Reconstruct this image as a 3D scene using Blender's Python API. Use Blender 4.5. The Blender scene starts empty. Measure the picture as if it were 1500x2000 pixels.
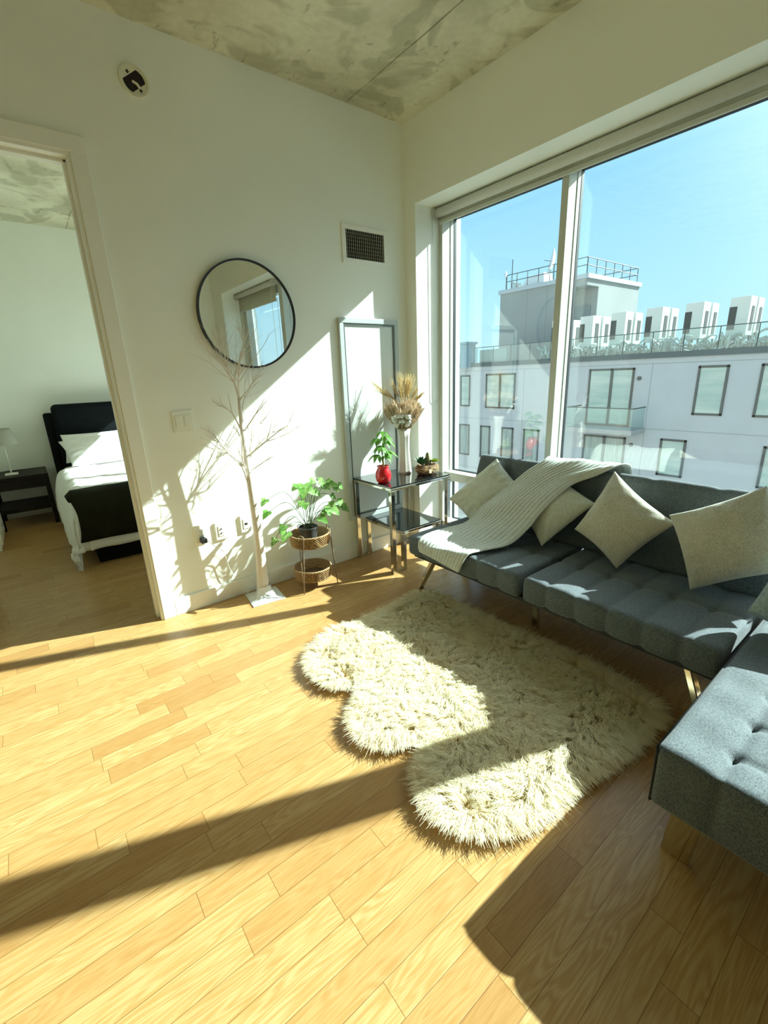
import bpy, bmesh, math, random
import numpy as np
from mathutils import Vector, Matrix, noise
R = math.radians
random.seed(7); NR = np.random.default_rng(11)
SC = bpy.context.scene
COL = SC.collection

# ------------------------------------------------------------------ camera
YAW, PIT, ROLL = 0.6555, -0.2956, -0.0404
CAM = Vector((-2.4421, -2.8335, 1.40))
fw = Vector((math.sin(YAW)*math.cos(PIT), math.cos(YAW)*math.cos(PIT), math.sin(PIT)))
r0 = Vector((math.cos(YAW), -math.sin(YAW), 0)); u0 = r0.cross(fw)
rt = r0*math.cos(ROLL) + u0*math.sin(ROLL); up = rt.cross(fw)
cd = bpy.data.cameras.new('camera'); cam = bpy.data.objects.new('camera', cd); COL.objects.link(cam)
cd.sensor_fit = 'HORIZONTAL'; cd.sensor_width = 36.0; cd.lens = 880.93/1500*36.0
cd.clip_start = 0.02; cd.clip_end = 500
cam.matrix_world = Matrix(((rt.x, up.x, -fw.x, CAM.x), (rt.y, up.y, -fw.y, CAM.y), (rt.z, up.z, -fw.z, CAM.z), (0, 0, 0, 1)))
SC.camera = cam

# ------------------------------------------------------------------ light and exposure
SUN_STRENGTH = 16.2
SKY_STRENGTH = 1.2
sd = bpy.data.lights.new('sun', 'SUN'); so = bpy.data.objects.new('sun', sd); COL.objects.link(so)
sd.energy = SUN_STRENGTH; sd.color = (0.83, 1.0, 0.95); sd.angle = R(0.6)
so.rotation_euler = Vector((-1, 0.375, -0.7225)).to_track_quat('-Z', 'Y').to_euler()
so.location = (8, -3, 6)
W = bpy.data.worlds.new('sky'); SC.world = W; W.use_nodes = True
wn = W.node_tree.nodes; wl = W.node_tree.links; wn.clear()
wo = wn.new('ShaderNodeOutputWorld'); wb = wn.new('ShaderNodeBackground')
wt = wn.new('ShaderNodeTexCoord'); ws = wn.new('ShaderNodeSeparateXYZ'); wr = wn.new('ShaderNodeValToRGB')
wl.new(wt.outputs['Generated'], ws.inputs[0]); wl.new(ws.outputs['Z'], wr.inputs[0])
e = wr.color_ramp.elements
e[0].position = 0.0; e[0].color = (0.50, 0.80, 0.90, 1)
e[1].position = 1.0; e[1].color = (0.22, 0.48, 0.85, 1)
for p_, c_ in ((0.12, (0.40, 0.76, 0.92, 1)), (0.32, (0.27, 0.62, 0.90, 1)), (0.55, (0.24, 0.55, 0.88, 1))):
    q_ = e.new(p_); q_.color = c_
# out-of-view glow around the sun, added as fill for the shaded walls
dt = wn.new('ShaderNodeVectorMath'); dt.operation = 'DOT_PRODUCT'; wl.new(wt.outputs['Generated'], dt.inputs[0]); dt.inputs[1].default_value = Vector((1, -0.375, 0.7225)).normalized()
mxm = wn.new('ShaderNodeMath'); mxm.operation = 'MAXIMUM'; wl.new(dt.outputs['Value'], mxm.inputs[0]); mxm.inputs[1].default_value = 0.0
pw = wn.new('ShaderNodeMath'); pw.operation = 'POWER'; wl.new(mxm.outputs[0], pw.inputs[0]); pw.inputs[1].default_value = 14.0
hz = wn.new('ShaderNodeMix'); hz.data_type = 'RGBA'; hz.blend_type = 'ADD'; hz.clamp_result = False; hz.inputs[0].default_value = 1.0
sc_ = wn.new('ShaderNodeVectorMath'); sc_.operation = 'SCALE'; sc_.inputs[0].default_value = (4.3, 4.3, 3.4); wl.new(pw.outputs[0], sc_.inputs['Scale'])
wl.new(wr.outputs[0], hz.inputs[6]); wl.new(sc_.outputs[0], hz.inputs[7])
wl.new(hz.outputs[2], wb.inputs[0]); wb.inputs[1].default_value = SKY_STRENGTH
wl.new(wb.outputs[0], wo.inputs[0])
SC.view_settings.view_transform = 'Standard'; SC.view_settings.look = 'None'
SC.view_settings.gamma = 1.0; SC.view_settings.use_curve_mapping = False
SC.view_settings.exposure = 0.16
cy = SC.cycles
cy.use_denoising = True
cy.max_bounces = 12; cy.diffuse_bounces = 8; cy.glossy_bounces = 6; cy.transmission_bounces = 6; cy.transparent_max_bounces = 24
cy.caustics_reflective = True; cy.caustics_refractive = False
cy.sample_clamp_indirect = 6.0; cy.blur_glossy = 0.3

# ------------------------------------------------------------------ materials
MATS = {}
def mat(name, col=(.8, .8, .8), rough=.6, metal=0., spec=.5, var=0., vscale=20., bump=0., bscale=200., stretch=(1, 1, 1), col2=None, coat=0., sheen=0., trans=0., coord='Object'):
    if name in MATS: return MATS[name]
    m = bpy.data.materials.new(name); m.use_nodes = True; MATS[name] = m
    n = m.node_tree.nodes; l = m.node_tree.links; b = n['Principled BSDF']
    b.inputs['Base Color'].default_value = (*col, 1); b.inputs['Roughness'].default_value = rough
    b.inputs['Metallic'].default_value = metal; b.inputs['Specular IOR Level'].default_value = spec
    b.inputs['Coat Weight'].default_value = coat; b.inputs['Sheen Weight'].default_value = sheen
    tc = n.new('ShaderNodeTexCoord'); mp = n.new('ShaderNodeMapping'); l.new(tc.outputs[coord], mp.inputs[0])
    mp.inputs['Scale'].default_value = stretch
    nz = n.new('ShaderNodeTexNoise'); nz.inputs['Scale'].default_value = vscale; nz.inputs['Detail'].default_value = 5
    l.new(mp.outputs[0], nz.inputs['Vector'])
    c2 = col2 or tuple(max(0, c*(1-var)) for c in col)
    rp = n.new('ShaderNodeValToRGB'); rp.color_ramp.elements[0].position = .35; rp.color_ramp.elements[1].position = .65
    rp.color_ramp.elements[0].color = (*c2, 1); rp.color_ramp.elements[1].color = (*col, 1)
    l.new(nz.outputs['Fac'], rp.inputs[0]); l.new(rp.outputs[0], b.inputs['Base Color'])
    if bump:
        n2 = n.new('ShaderNodeTexNoise'); n2.inputs['Scale'].default_value = bscale; n2.inputs['Detail'].default_value = 3
        l.new(mp.outputs[0], n2.inputs['Vector'])
        bp = n.new('ShaderNodeBump'); bp.inputs['Strength'].default_value = bump; bp.inputs['Distance'].default_value = .004
        l.new(n2.outputs['Fac'], bp.inputs['Height']); l.new(bp.outputs[0], b.inputs['Normal'])
    return m

def mathn(n, l, op, a, b=None, c=None):
    q = n.new('ShaderNodeMath'); q.operation = op
    for i, v in enumerate((a, b, c)):
        if v is None: continue
        if isinstance(v, (int, float)): q.inputs[i].default_value = v
        else: l.new(v, q.inputs[i])
    return q.outputs[0]

def wood_floor():
    m = bpy.data.materials.new('oak_planks'); m.use_nodes = True
    n = m.node_tree.nodes; l = m.node_tree.links; b = n['Principled BSDF']
    tc = n.new('ShaderNodeTexCoord'); sp = n.new('ShaderNodeSeparateXYZ'); l.new(tc.outputs['Object'], sp.inputs[0])
    X, Y = sp.outputs['X'], sp.outputs['Y']
    PW = .083
    ry = mathn(n, l, 'DIVIDE', Y, PW); row = mathn(n, l, 'FLOOR', ry); fy = mathn(n, l, 'FRACT', ry)
    w1 = n.new('ShaderNodeTexWhiteNoise'); w1.noise_dimensions = '1D'; l.new(row, w1.inputs['W'])
    xo = mathn(n, l, 'MULTIPLY_ADD', w1.outputs['Value'], 7.3, mathn(n, l, 'DIVIDE', X, 1.25))
    cx = mathn(n, l, 'FLOOR', xo); fx = mathn(n, l, 'FRACT', xo)
    cv = n.new('ShaderNodeCombineXYZ'); l.new(cx, cv.inputs[0]); l.new(row, cv.inputs[1])
    w2 = n.new('ShaderNodeTexWhiteNoise'); w2.noise_dimensions = '3D'; l.new(cv.outputs[0], w2.inputs['Vector'])
    cut = mathn(n, l, 'MULTIPLY_ADD', w2.outputs['Value'], .5, .25)
    side = mathn(n, l, 'GREATER_THAN', fx, cut)
    cv2 = n.new('ShaderNodeCombineXYZ'); l.new(cx, cv2.inputs[0]); l.new(row, cv2.inputs[1]); l.new(side, cv2.inputs[2])
    w3 = n.new('ShaderNodeTexWhiteNoise'); w3.noise_dimensions = '3D'; l.new(cv2.outputs[0], w3.inputs['Vector'])
    # seams
    ex = mathn(n, l, 'MINIMUM', mathn(n, l, 'MINIMUM', fx, mathn(n, l, 'SUBTRACT', 1.0, fx)), mathn(n, l, 'ABSOLUTE', mathn(n, l, 'SUBTRACT', fx, cut)))
    ex = mathn(n, l, 'MULTIPLY', ex, 1.25)
    ey = mathn(n, l, 'MULTIPLY', mathn(n, l, 'MINIMUM', fy, mathn(n, l, 'SUBTRACT', 1.0, fy)), PW)
    ed = mathn(n, l, 'MINIMUM', ex, ey)
    seam = mathn(n, l, 'LESS_THAN', ed, .0011)
    # grain coordinates
    off = n.new('ShaderNodeVectorMath'); off.operation = 'MULTIPLY_ADD'
    l.new(w3.outputs['Color'], off.inputs[0]); off.inputs[1].default_value = (31, 17, 9); l.new(tc.outputs['Object'], off.inputs[2])
    mp = n.new('ShaderNodeMapping'); mp.inputs['Scale'].default_value = (1.6, 15, 1); l.new(off.outputs[0], mp.inputs[0])
    g1 = n.new('ShaderNodeTexNoise'); g1.inputs['Scale'].default_value = 1.15; g1.inputs['Detail'].default_value = 2; g1.inputs['Distortion'].default_value = .5; l.new(mp.outputs[0], g1.inputs['Vector'])
    rings = mathn(n, l, 'SINE', mathn(n, l, 'MULTIPLY', g1.outputs['Fac'], 75.))
    rings = mathn(n, l, 'MULTIPLY_ADD', rings, .5, .5)
    mp2 = n.new('ShaderNodeMapping'); mp2.inputs['Scale'].default_value = (12, 420, 1); l.new(off.outputs[0], mp2.inputs[0])
    g2 = n.new('ShaderNodeTexNoise'); g2.inputs['Scale'].default_value = 1.0; g2.inputs['Detail'].default_value = 4; l.new(mp2.outputs[0], g2.inputs['Vector'])
    rp = n.new('ShaderNodeValToRGB'); l.new(w3.outputs['Value'], rp.inputs[0])
    el = rp.color_ramp.elements
    el[0].position = 0; el[0].color = (.40, .225, .080, 1); el[1].position = 1; el[1].color = (.53, .355, .160, 1)
    a = el.new(.25); a.color = (.475, .29, .115, 1); a = el.new(.6); a.color = (.505, .325, .137, 1)
    def mul(c, f, col):
        q = n.new('ShaderNodeMix'); q.data_type = 'RGBA'; q.blend_type = 'MULTIPLY'
        if isinstance(f, float): q.inputs[0].default_value = f
        else: l.new(f, q.inputs[0])
        l.new(c, q.inputs[6]); q.inputs[7].default_value = (*col, 1); return q.outputs[2]
    amt = mathn(n, l, 'MULTIPLY', rings, mathn(n, l, 'MULTIPLY_ADD', w3.outputs['Value'], .45, .38))
    c = mul(rp.outputs[0], amt, (.80, .68, .48))
    rp2 = n.new('ShaderNodeValToRGB'); rp2.color_ramp.elements[0].position = .42; rp2.color_ramp.elements[1].position = .62; l.new(g2.outputs['Fac'], rp2.inputs[0])
    c = mul(c, mathn(n, l, 'MULTIPLY', rp2.outputs[0], .55), (.82, .72, .58))
    c = mul(c, mathn(n, l, 'MULTIPLY', seam, .75), (.45, .33, .22))
    l.new(c, b.inputs['Base Color'])
    b.inputs['Roughness'].default_value = .33; b.inputs['Specular IOR Level'].default_value = .45
    rr = mathn(n, l, 'MULTIPLY_ADD', g2.outputs['Fac'], .12, .26); l.new(rr, b.inputs['Roughness'])
    bp = n.new('ShaderNodeBump'); bp.inputs['Strength'].default_value = .35; bp.inputs['Distance'].default_value = .0008
    l.new(mathn(n, l, 'SUBTRACT', mathn(n, l, 'MULTIPLY', g2.outputs['Fac'], .15), seam), bp.inputs['Height']); l.new(bp.outputs[0], b.inputs['Normal'])
    return m

def concrete(name='board_concrete', k=1.0):
    m = bpy.data.materials.new(name); m.use_nodes = True
    n = m.node_tree.nodes; l = m.node_tree.links; b = n['Principled BSDF']
    tc = n.new('ShaderNodeTexCoord'); P = tc.outputs['Object']
    def nz(s, d=4, dist=0., sc=(1, 1, 1)):
        mp = n.new('ShaderNodeMapping'); mp.inputs['Scale'].default_value = sc; l.new(P, mp.inputs[0])
        q = n.new('ShaderNodeTexNoise'); q.inputs['Scale'].default_value = s; q.inputs['Detail'].default_value = d; q.inputs['Distortion'].default_value = dist
        l.new(mp.outputs[0], q.inputs['Vector']); return q.outputs['Fac']
    def ramp(f, stops):
        q = n.new('ShaderNodeValToRGB'); l.new(f, q.inputs[0]); el = q.color_ramp.elements
        el[0].position, el[0].color = stops[0][0], (*stops[0][1], 1); el[1].position, el[1].color = stops[-1][0], (*stops[-1][1], 1)
        for p, c in stops[1:-1]:
            z = el.new(p); z.color = (*c, 1)
        return q.outputs[0]
    def mul(c, f, col=(1, 1, 1)):
        q = n.new('ShaderNodeMix'); q.data_type = 'RGBA'; q.blend_type = 'MULTIPLY'; l.new(f, q.inputs[0]); l.new(c, q.inputs[6]); q.inputs[7].default_value = (*col, 1); return q.outputs[2]
    base = ramp(nz(1.3, 8, .6), [(.3, (.34*k, .32*k, .22*k)), (.47, (.47*k, .45*k, .33*k)), (.7, (.62*k, .61*k, .48*k))])
    blot = ramp(nz(2.6, 3, 1.1), [(.50, (0, 0, 0)), (.56, (1, 1, 1))])
    c = mul(base, mathn(n, l, 'MULTIPLY', blot, .75), (.66, .66, .60))
    fine = ramp(nz(26, 6), [(.42, (1, 1, 1)), (.6, (0, 0, 0))])
    c = mul(c, mathn(n, l, 'MULTIPLY', fine, .18), (.7, .68, .6))
    pits = ramp(nz(11, 5, 1.5, (1, .45, 1)), [(.64, (0, 0, 0)), (.72, (1, 1, 1))])
    c = mul(c, mathn(n, l, 'MULTIPLY', pits, .6), (.42, .38, .28))
    sp = n.new('ShaderNodeSeparateXYZ'); l.new(P, sp.inputs[0])
    wob = mathn(n, l, 'MULTIPLY_ADD', nz(3, 3), .012, sp.outputs['X'])
    fx = mathn(n, l, 'PINGPONG', mathn(n, l, 'ADD', wob, .43), .61)
    ln = mathn(n, l, 'LESS_THAN', fx, .0045)
    ln = mathn(n, l, 'MULTIPLY', ln, ramp(nz(4, 2), [(.35, (.1, .1, .1)), (.55, (1, 1, 1))]))
    c = mul(c, mathn(n, l, 'MULTIPLY', ln, .8), (.30, .27, .2))
    l.new(c, b.inputs['Base Color']); b.inputs['Roughness'].default_value = .75
    bp = n.new('ShaderNodeBump'); bp.inputs['Strength'].default_value = .5; bp.inputs['Distance'].default_value = .006
    l.new(mathn(n, l, 'SUBTRACT', nz(30, 5), mathn(n, l, 'ADD', pits, ln)), bp.inputs['Height']); l.new(bp.outputs[0], b.inputs['Normal'])
    return m

def glass_mat(name, tint=(.985, .995, .99), base=.035, rough=0.0):
    m = bpy.data.materials.new(name); m.use_nodes = True
    n = m.node_tree.nodes; l = m.node_tree.links; n.clear()
    o = n.new('ShaderNodeOutputMaterial'); t = n.new('ShaderNodeBsdfTransparent'); g = n.new('ShaderNodeBsdfGlossy'); mx = n.new('ShaderNodeMixShader')
    t.inputs[0].default_value = (*tint, 1); g.inputs['Roughness'].default_value = rough; g.inputs[0].default_value = (1, 1, 1, 1)
    lw = n.new('ShaderNodeLayerWeight'); lw.inputs[0].default_value = .5
    f = mathn(n, l, 'POWER', lw.outputs['Facing'], 4.5); f = mathn(n, l, 'MULTIPLY_ADD', f, .9, base)
    l.new(f, mx.inputs[0]); l.new(t.outputs[0], mx.inputs[1]); l.new(g.outputs[0], mx.inputs[2]); l.new(mx.outputs[0], o.inputs[0])
    return m

def weave_mat(name, c1, c2, scale=900., rough=.9, bump=.5, spec=.25):
    """woven / melange fabric: crossed thread noise"""
    m = bpy.data.materials.new(name); m.use_nodes = True
    n = m.node_tree.nodes; l = m.node_tree.links; b = n['Principled BSDF']
    tc = n.new('ShaderNodeTexCoord'); fac = []
    for sc in ((1, .22, 1), (.22, 1, .5), (.5, .5, .3)):
        mp = n.new('ShaderNodeMapping'); mp.inputs['Scale'].default_value = sc; l.new(tc.outputs['Object'], mp.inputs[0])
        q = n.new('ShaderNodeTexNoise'); q.inputs['Scale'].default_value = scale*.35; q.inputs['Detail'].default_value = 2; l.new(mp.outputs[0], q.inputs['Vector']); fac.append(q.outputs['Fac'])
    f = mathn(n, l, 'DIVIDE', mathn(n, l, 'ADD', mathn(n, l, 'ADD', fac[0], fac[1]), fac[2]), 3.0)
    rp = n.new('ShaderNodeValToRGB'); rp.color_ramp.elements[0].position = .42; rp.color_ramp.elements[1].position = .58
    rp.color_ramp.elements[0].color = (*c1, 1); rp.color_ramp.elements[1].color = (*c2, 1); l.new(f, rp.inputs[0]); l.new(rp.outputs[0], b.inputs['Base Color'])
    b.inputs['Roughness'].default_value = rough; b.inputs['Specular IOR Level'].default_value = spec; b.inputs['Sheen Weight'].default_value = .15
    bp = n.new('ShaderNodeBump'); bp.inputs['Strength'].default_value = bump; bp.inputs['Distance'].default_value = .0015
    l.new(f, bp.inputs['Height']); l.new(bp.outputs[0], b.inputs['Normal'])
    return m

M_WALL = mat('wall_paint', (.91, .93, .86), .6, spec=.35, var=.02, vscale=3, bump=.12, bscale=260)
M_TRIM = mat('trim_paint', (.90, .90, .83), .38, spec=.5, var=.02, vscale=4)
M_FLOOR = wood_floor()
M_CONC = concrete(k=1.38)
M_GLASS = glass_mat('window_glass', base=.075)
M_CLEAR = glass_mat('rail_glass', (.86, .93, .92), .05)
M_ALU = mat('window_aluminium', (.58, .60, .53), .42, spec=.5, var=.04, vscale=8)
M_GASK = mat('black_gasket', (.012, .018, .02), .5)
M_BLIND = mat('blind_cloth', (.60, .60, .52), .8, var=.05, vscale=60)
M_CHROME = mat('chrome', (.72, .70, .64), .09, metal=1.0, var=.06, vscale=14)
M_BLKGL = mat('black_glass', (.006, .009, .009), .03, spec=.9, coat=.6)
M_SOFA = weave_mat('charcoal_linen', (.052, .068, .078), (.150, .176, .190), 1700, rough=.8, spec=.3)
M_PIPE = mat('black_piping', (.012, .014, .016), .7)
M_PIL = weave_mat('oatmeal_linen', (.44, .42, .33), (.62, .60, .50), 1100)
M_PIL2 = weave_mat('pale_sage_linen', (.50, .52, .43), (.66, .68, .58), 1000)
M_BLK = mat('black_paint', (.012, .013, .013), .45)
M_DKWOOD = mat('black_brown_wood', (.014, .010, .008), .5, spec=.2, var=.4, vscale=8, stretch=(1, 8, 1))
M_WHITE = mat('white_plastic', (.86, .87, .78), .35, var=.02)
M_MIRROR = mat('mirror_silver', (.90, .92, .91), .005, metal=1.0)

# ------------------------------------------------------------------ mesh helpers
class MB:
    def __init__(s): s.v = []; s.f = []; s.mi = []
    def add(s, vs, fs, mi=0):
        o = len(s.v); s.v += [tuple(v) for v in vs]; s.f += [tuple(i+o for i in f) for f in fs]; s.mi += [mi]*len(fs); return s
    def box(s, x0, x1, y0, y1, z0, z1, mi=0, M=None):
        vs = [Vector(p) for p in ((x0,y0,z0),(x1,y0,z0),(x1,y1,z0),(x0,y1,z0),(x0,y0,z1),(x1,y0,z1),(x1,y1,z1),(x0,y1,z1))]
        if M is not None: vs = [M @ v for v in vs]
        return s.add(vs, [(0,3,2,1),(4,5,6,7),(0,1,5,4),(1,2,6,5),(2,3,7,6),(3,0,4,7)], mi)
    def tube(s, pts, r, n=8, caps=True, mi=0):
        pts = [Vector(p) for p in pts]; k = len(pts); rs = r if isinstance(r, (list, tuple)) else [r]*k
        vs = []; ref = None
        for i, p in enumerate(pts):
            t = (pts[min(i+1, k-1)] - pts[max(i-1, 0)])
            if t.length < 1e-9: t = Vector((0, 0, 1))
            t.normalize()
            if ref is None: ref = Vector((1, 0, 0)) if abs(t.x) < .8 else Vector((0, 1, 0))
            a = (ref - t*ref.dot(t)); a.normalize(); ref = a; b = t.cross(a)
            for j in range(n):
                an = 2*math.pi*j/n; vs.append(p + (a*math.cos(an) + b*math.sin(an))*rs[i])
        fs = [(i*n+j, i*n+(j+1) % n, (i+1)*n+(j+1) % n, (i+1)*n+j) for i in range(k-1) for j in range(n)]
        if caps: fs += [tuple(range(n-1, -1, -1)), tuple((k-1)*n+j for j in range(n))]
        return s.add(vs, fs, mi)
    def lathe(s, prof, c, n=32, mi=0, mod=None, sx=1, sy=1):
        vs = []
        for i, (r, z) in enumerate(prof):
            for j in range(n):
                a = 2*math.pi*j/n; q = r*(mod(a, z) if mod else 1); vs.append((c[0]+q*math.cos(a)*sx, c[1]+q*math.sin(a)*sy, c[2]+z))
        fs = [(i*n+j, i*n+(j+1) % n, (i+1)*n+(j+1) % n, (i+1)*n+j) for i in range(len(prof)-1) for j in range(n)]
        return s.add(vs, fs, mi)
    def grid(s, P, mi=0):
        h, w = len(P), len(P[0]); vs = [p for row in P for p in row]
        return s.add(vs, [(i*w+j, i*w+j+1, (i+1)*w+j+1, (i+1)*w+j) for i in range(h-1) for j in range(w-1)], mi)
    def build(s, name, m, parent=None, smooth=False, bevel=0., weld=False, seg=2, org=None, auto=None):
        me = bpy.data.meshes.new(name)
        vs = s.v
        if org is not None: vs = [(v[0]-org[0], v[1]-org[1], v[2]-org[2]) for v in vs]
        me.from_pydata(vs, [], s.f)
        ms = m if isinstance(m, (list, tuple)) else [m]
        for q in ms: me.materials.append(q)
        if len(ms) > 1: me.polygons.foreach_set('material_index', s.mi)
        if weld:
            bm = bmesh.new(); bm.from_mesh(me); bmesh.ops.remove_doubles(bm, verts=bm.verts, dist=1e-4); bmesh.ops.recalc_face_normals(bm, faces=bm.faces); bm.to_mesh(me); bm.free()
        o = bpy.data.objects.new(name, me); COL.objects.link(o)
        if org is not None: o.location = org
        if parent is not None:
            o.parent = parent
            if org is None: o.matrix_parent_inverse = parent.matrix_basis.inverted()
            else: o.matrix_parent_inverse = parent.matrix_basis.inverted()
        if smooth: me.polygons.foreach_set('use_smooth', [True]*len(me.polygons))
        if bevel:
            b = o.modifiers.new('bevel', 'BEVEL'); b.width = bevel; b.segments = seg; b.limit_method = 'ANGLE'; b.angle_limit = R(40)
        me.update(); return o

def rbox(lo, hi, r, res=.03, disp=None, M=None):
    """closed rounded box with an optional normal displacement disp(p, n)"""
    mb = MB(); lo = Vector(lo); hi = Vector(hi); mid = (lo+hi)/2; h = (hi-lo)/2
    r = min(r, *h)
    for ax in range(3):
        a, b = [(1, 2), (2, 0), (0, 1)][ax]
        def ticks(H):
            k = max(2, int(2*(H-r)/res)); base = [-H + r*(1-math.cos(t*math.pi/2/4)) for t in range(4)]
            base = [-H + r*t/4 for t in range(4)]
            return base + [-(H-r) + 2*(H-r)*t/k for t in range(k+1)] + [-q for q in reversed(base)]
        ta, tb = ticks(h[a]), ticks(h[b])
        for sg in (-1, 1):
            P = []
            for u in ta:
                row = []
                for v in tb:
                    p = Vector((0, 0, 0)); p[ax] = sg*h[ax]; p[a] = u; p[b] = v
                    inner = Vector([max(-(h[i]-r), min(h[i]-r, p[i])) for i in range(3)])
                    d = p - inner
                    nn = d.normalized() if d.length > 1e-9 else Vector([sg if i == ax else 0 for i in range(3)])
                    q = inner + nn*r
                    q2 = q + mid
                    if disp: q2 = q2 + nn*disp(q2, nn)
                    row.append(M @ q2 if M is not None else q2)
                P.append(row if sg > 0 else row[::-1])
            mb.grid(P)
    return mb

def tag(o, label=None, cat=None, group=None, kind=None):
    if label: o['label'] = label
    if cat: o['category'] = cat
    if group: o['group'] = group
    if kind: o['kind'] = kind
    return o
def thing(name, loc, label=None, cat=None, group=None, kind=None, rz=0):
    o = bpy.data.objects.new(name, None); COL.objects.link(o); o.location = loc; o.rotation_euler = (0, 0, rz); o.empty_display_size = .05
    return tag(o, label, cat, group, kind)
def struct(o): o['kind'] = 'structure'; return o
def copy_tree(o, parent=None):
    c = o.copy(); COL.objects.link(c)
    if parent is not None:
        c.parent = parent; c.matrix_parent_inverse = o.matrix_parent_inverse.copy()
    for ch in [k for k in bpy.data.objects if k.parent == o]: copy_tree(ch, c)
    return c
def lerp(a, b, t): return a + (b-a)*t
def vlerp(a, b, t): return Vector(a).lerp(Vector(b), t)
def smooth_path(pts, k=6):
    """Catmull-Rom through pts"""
    P = [Vector(p) for p in pts]; P = [P[0]*2-P[1]] + P + [P[-1]*2-P[-2]]; out = []
    for i in range(1, len(P)-2):
        for j in range(k):
            t = j/k; a, b, c, d = P[i-1], P[i], P[i+1], P[i+2]
            out.append(.5*((2*b) + (c-a)*t + (2*a-5*b+4*c-d)*t*t + (3*b-a-3*c+d)*t**3))
    out.append(P[-2]); return out

# ------------------------------------------------------------------ room shell
H = 3.046; XW = .03; XG = .40; YJ = -.118
struct(MB().box(-5.5, .47, -4.4, 3.8, -.25, 0).build('floor', M_FLOOR))
struct(MB().box(-5.6, .5, -4.4, 3.85, H, H+.3).build('ceiling', M_CONC))
w = MB()
DX0, DX1, DZ = -2.95, -2.02, 2.44
w.box(DX1, XW, 0, .13, 0, H).box(-5.5, DX0, 0, .13, 0, H).box(DX0, DX1, 0, .13, DZ, H)
struct(w.build('wall_back', M_WALL))
w = MB(); ZH = 2.54; YE = -3.87
w.box(XW, .5, YJ, .13, 0, H).box(XW, .5, YE, YJ, ZH, H).box(XW, .5, -4.4, YE, 0, H)
struct(w.build('wall_right', M_WALL))
struct(MB().box(.28, .5, YE, YJ, -.2, .10).build('trim_1', M_TRIM, bevel=.004))      # low sill kerb
w = MB(); w.box(XW, .5, .13, .75, 0, H).box(XW, .5, .75, 3.35, ZH, H).box(XW, .5, 3.35, 3.8, 0, H).box(.28, .5, .75, 3.35, 0, .10)
struct(w.build('wall_bedroom_right', M_WALL))
struct(MB().box(-5.5, XW, 3.65, 3.8, 0, H).build('wall_bedroom_back', M_WALL))
struct(MB().box(-3.62, -3.5, .13, 3.65, 0, H).build('wall_bedroom_left', M_WALL))
struct(MB().box(-5.6, -5.5, -4.4, 3.8, 0, H).build('wall_left', M_WALL))
struct(MB().box(-5.5, XW, -4.4, -4.262, 0, H).build('wall_front', M_WALL))
# baseboards
b = MB().box(-1.945, XW, -.014, 0, 0, .11)
struct(b.build('baseboard_back', M_TRIM, bevel=.003))
b = MB().box(XW-.014, XW, YJ, -.014, 0, .11); struct(b.build('baseboard_right', M_TRIM, bevel=.003))
b = MB().box(-5.5, XW, 3.636, 3.65, 0, .11); struct(b.build('baseboard_bedroom', M_TRIM, bevel=.003))
# door casing + lining of the opening to the bedroom
c = thing('door_1', (DX1, 0, 0), kind='structure')
k = MB(); CW = .072
k.box(DX1, DX1+CW, -.016, 0, 0, DZ).box(DX0-CW, DX0, -.016, 0, 0, DZ).box(DX0-CW, DX1+CW, -.016, 0, DZ, DZ+CW)
k.build('casing', M_TRIM, c, bevel=.003)
k = MB(); k.box(DX1-.014, DX1, -.008, .138, 0, DZ-.014).box(DX0, DX0+.014, -.008, .138, 0, DZ-.014).box(DX0, DX1, -.008, .138, DZ-.014, DZ)
k.build('door_lining', M_TRIM, c, bevel=.002)
k = MB(); k.box(DX1-.027, DX1-.014, .05, .095, 0, DZ-.014).box(DX0+.014, DX0+.027, .05, .095, 0, DZ-.014).box(DX0+.014, DX1-.014, .05, .095, DZ-.027, DZ-.014)
k.build('door_stop', M_TRIM, c, bevel=.002)

# ------------------------------------------------------------------ windows
def post(mb_f, mb_g, y0, y1, z0, z1, narrow=True):
    """interior tube + glazing frame (aluminium) and black gasket"""
    mb_f.box(.265, .345, y0, y1, z0, z1)
win = thing('window_1', (.4, -2, .1), kind='structure')
Z0, Z1 = .10, ZH
fr = MB(); gk = MB()
M1a, M1b = -1.157, -1.113
M2a, M2b = -2.625, -2.535
def vpost(ya, yb, left=True, right=True):
    fr.box(.265, .35, ya, yb, Z0, Z1); fr.box(.35, .386, ya-.004 if left else ya, yb+.004 if right else yb, Z0, Z1)
    gk.box(.386, .412, ya-.006 if left else ya, yb+.006 if right else yb, Z0, Z1)
vpost(M1a, M1b); vpost(M2a, M2b)
vpost(YJ-.034, YJ, True, False); vpost(YE, YE+.045, False, True)
fr.box(.265, .386, YE, YJ, Z0, Z0+.05); gk.box(.386, .412, YE, YJ, Z0, Z0+.055)
fr.box(.265, .386, YE, YJ, Z1-.05, Z1); gk.box(.386, .412, YE, YJ, Z1-.055, Z1)
fr.build('frame', M_ALU, win, bevel=.002)
gk.build('gasket', M_GASK, win)
for (ya, yb) in ((M1b, YJ-.034), (M2b, M1a)):
    rl = MB().box(.29, .386, ya, yb, .517, .588); rl.build('rail', M_ALU, win, bevel=.002)
    MB().box(.386, .412, ya, yb, .511, .594).build('rail_gasket', M_GASK, win)
    MB().box(.396, .404, ya, yb, .594, Z1-.055).build('pane', M_GLASS, win)
    MB().box(.396, .404, ya, yb, Z0+.055, .511).build('pane', M_GLASS, win)
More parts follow.
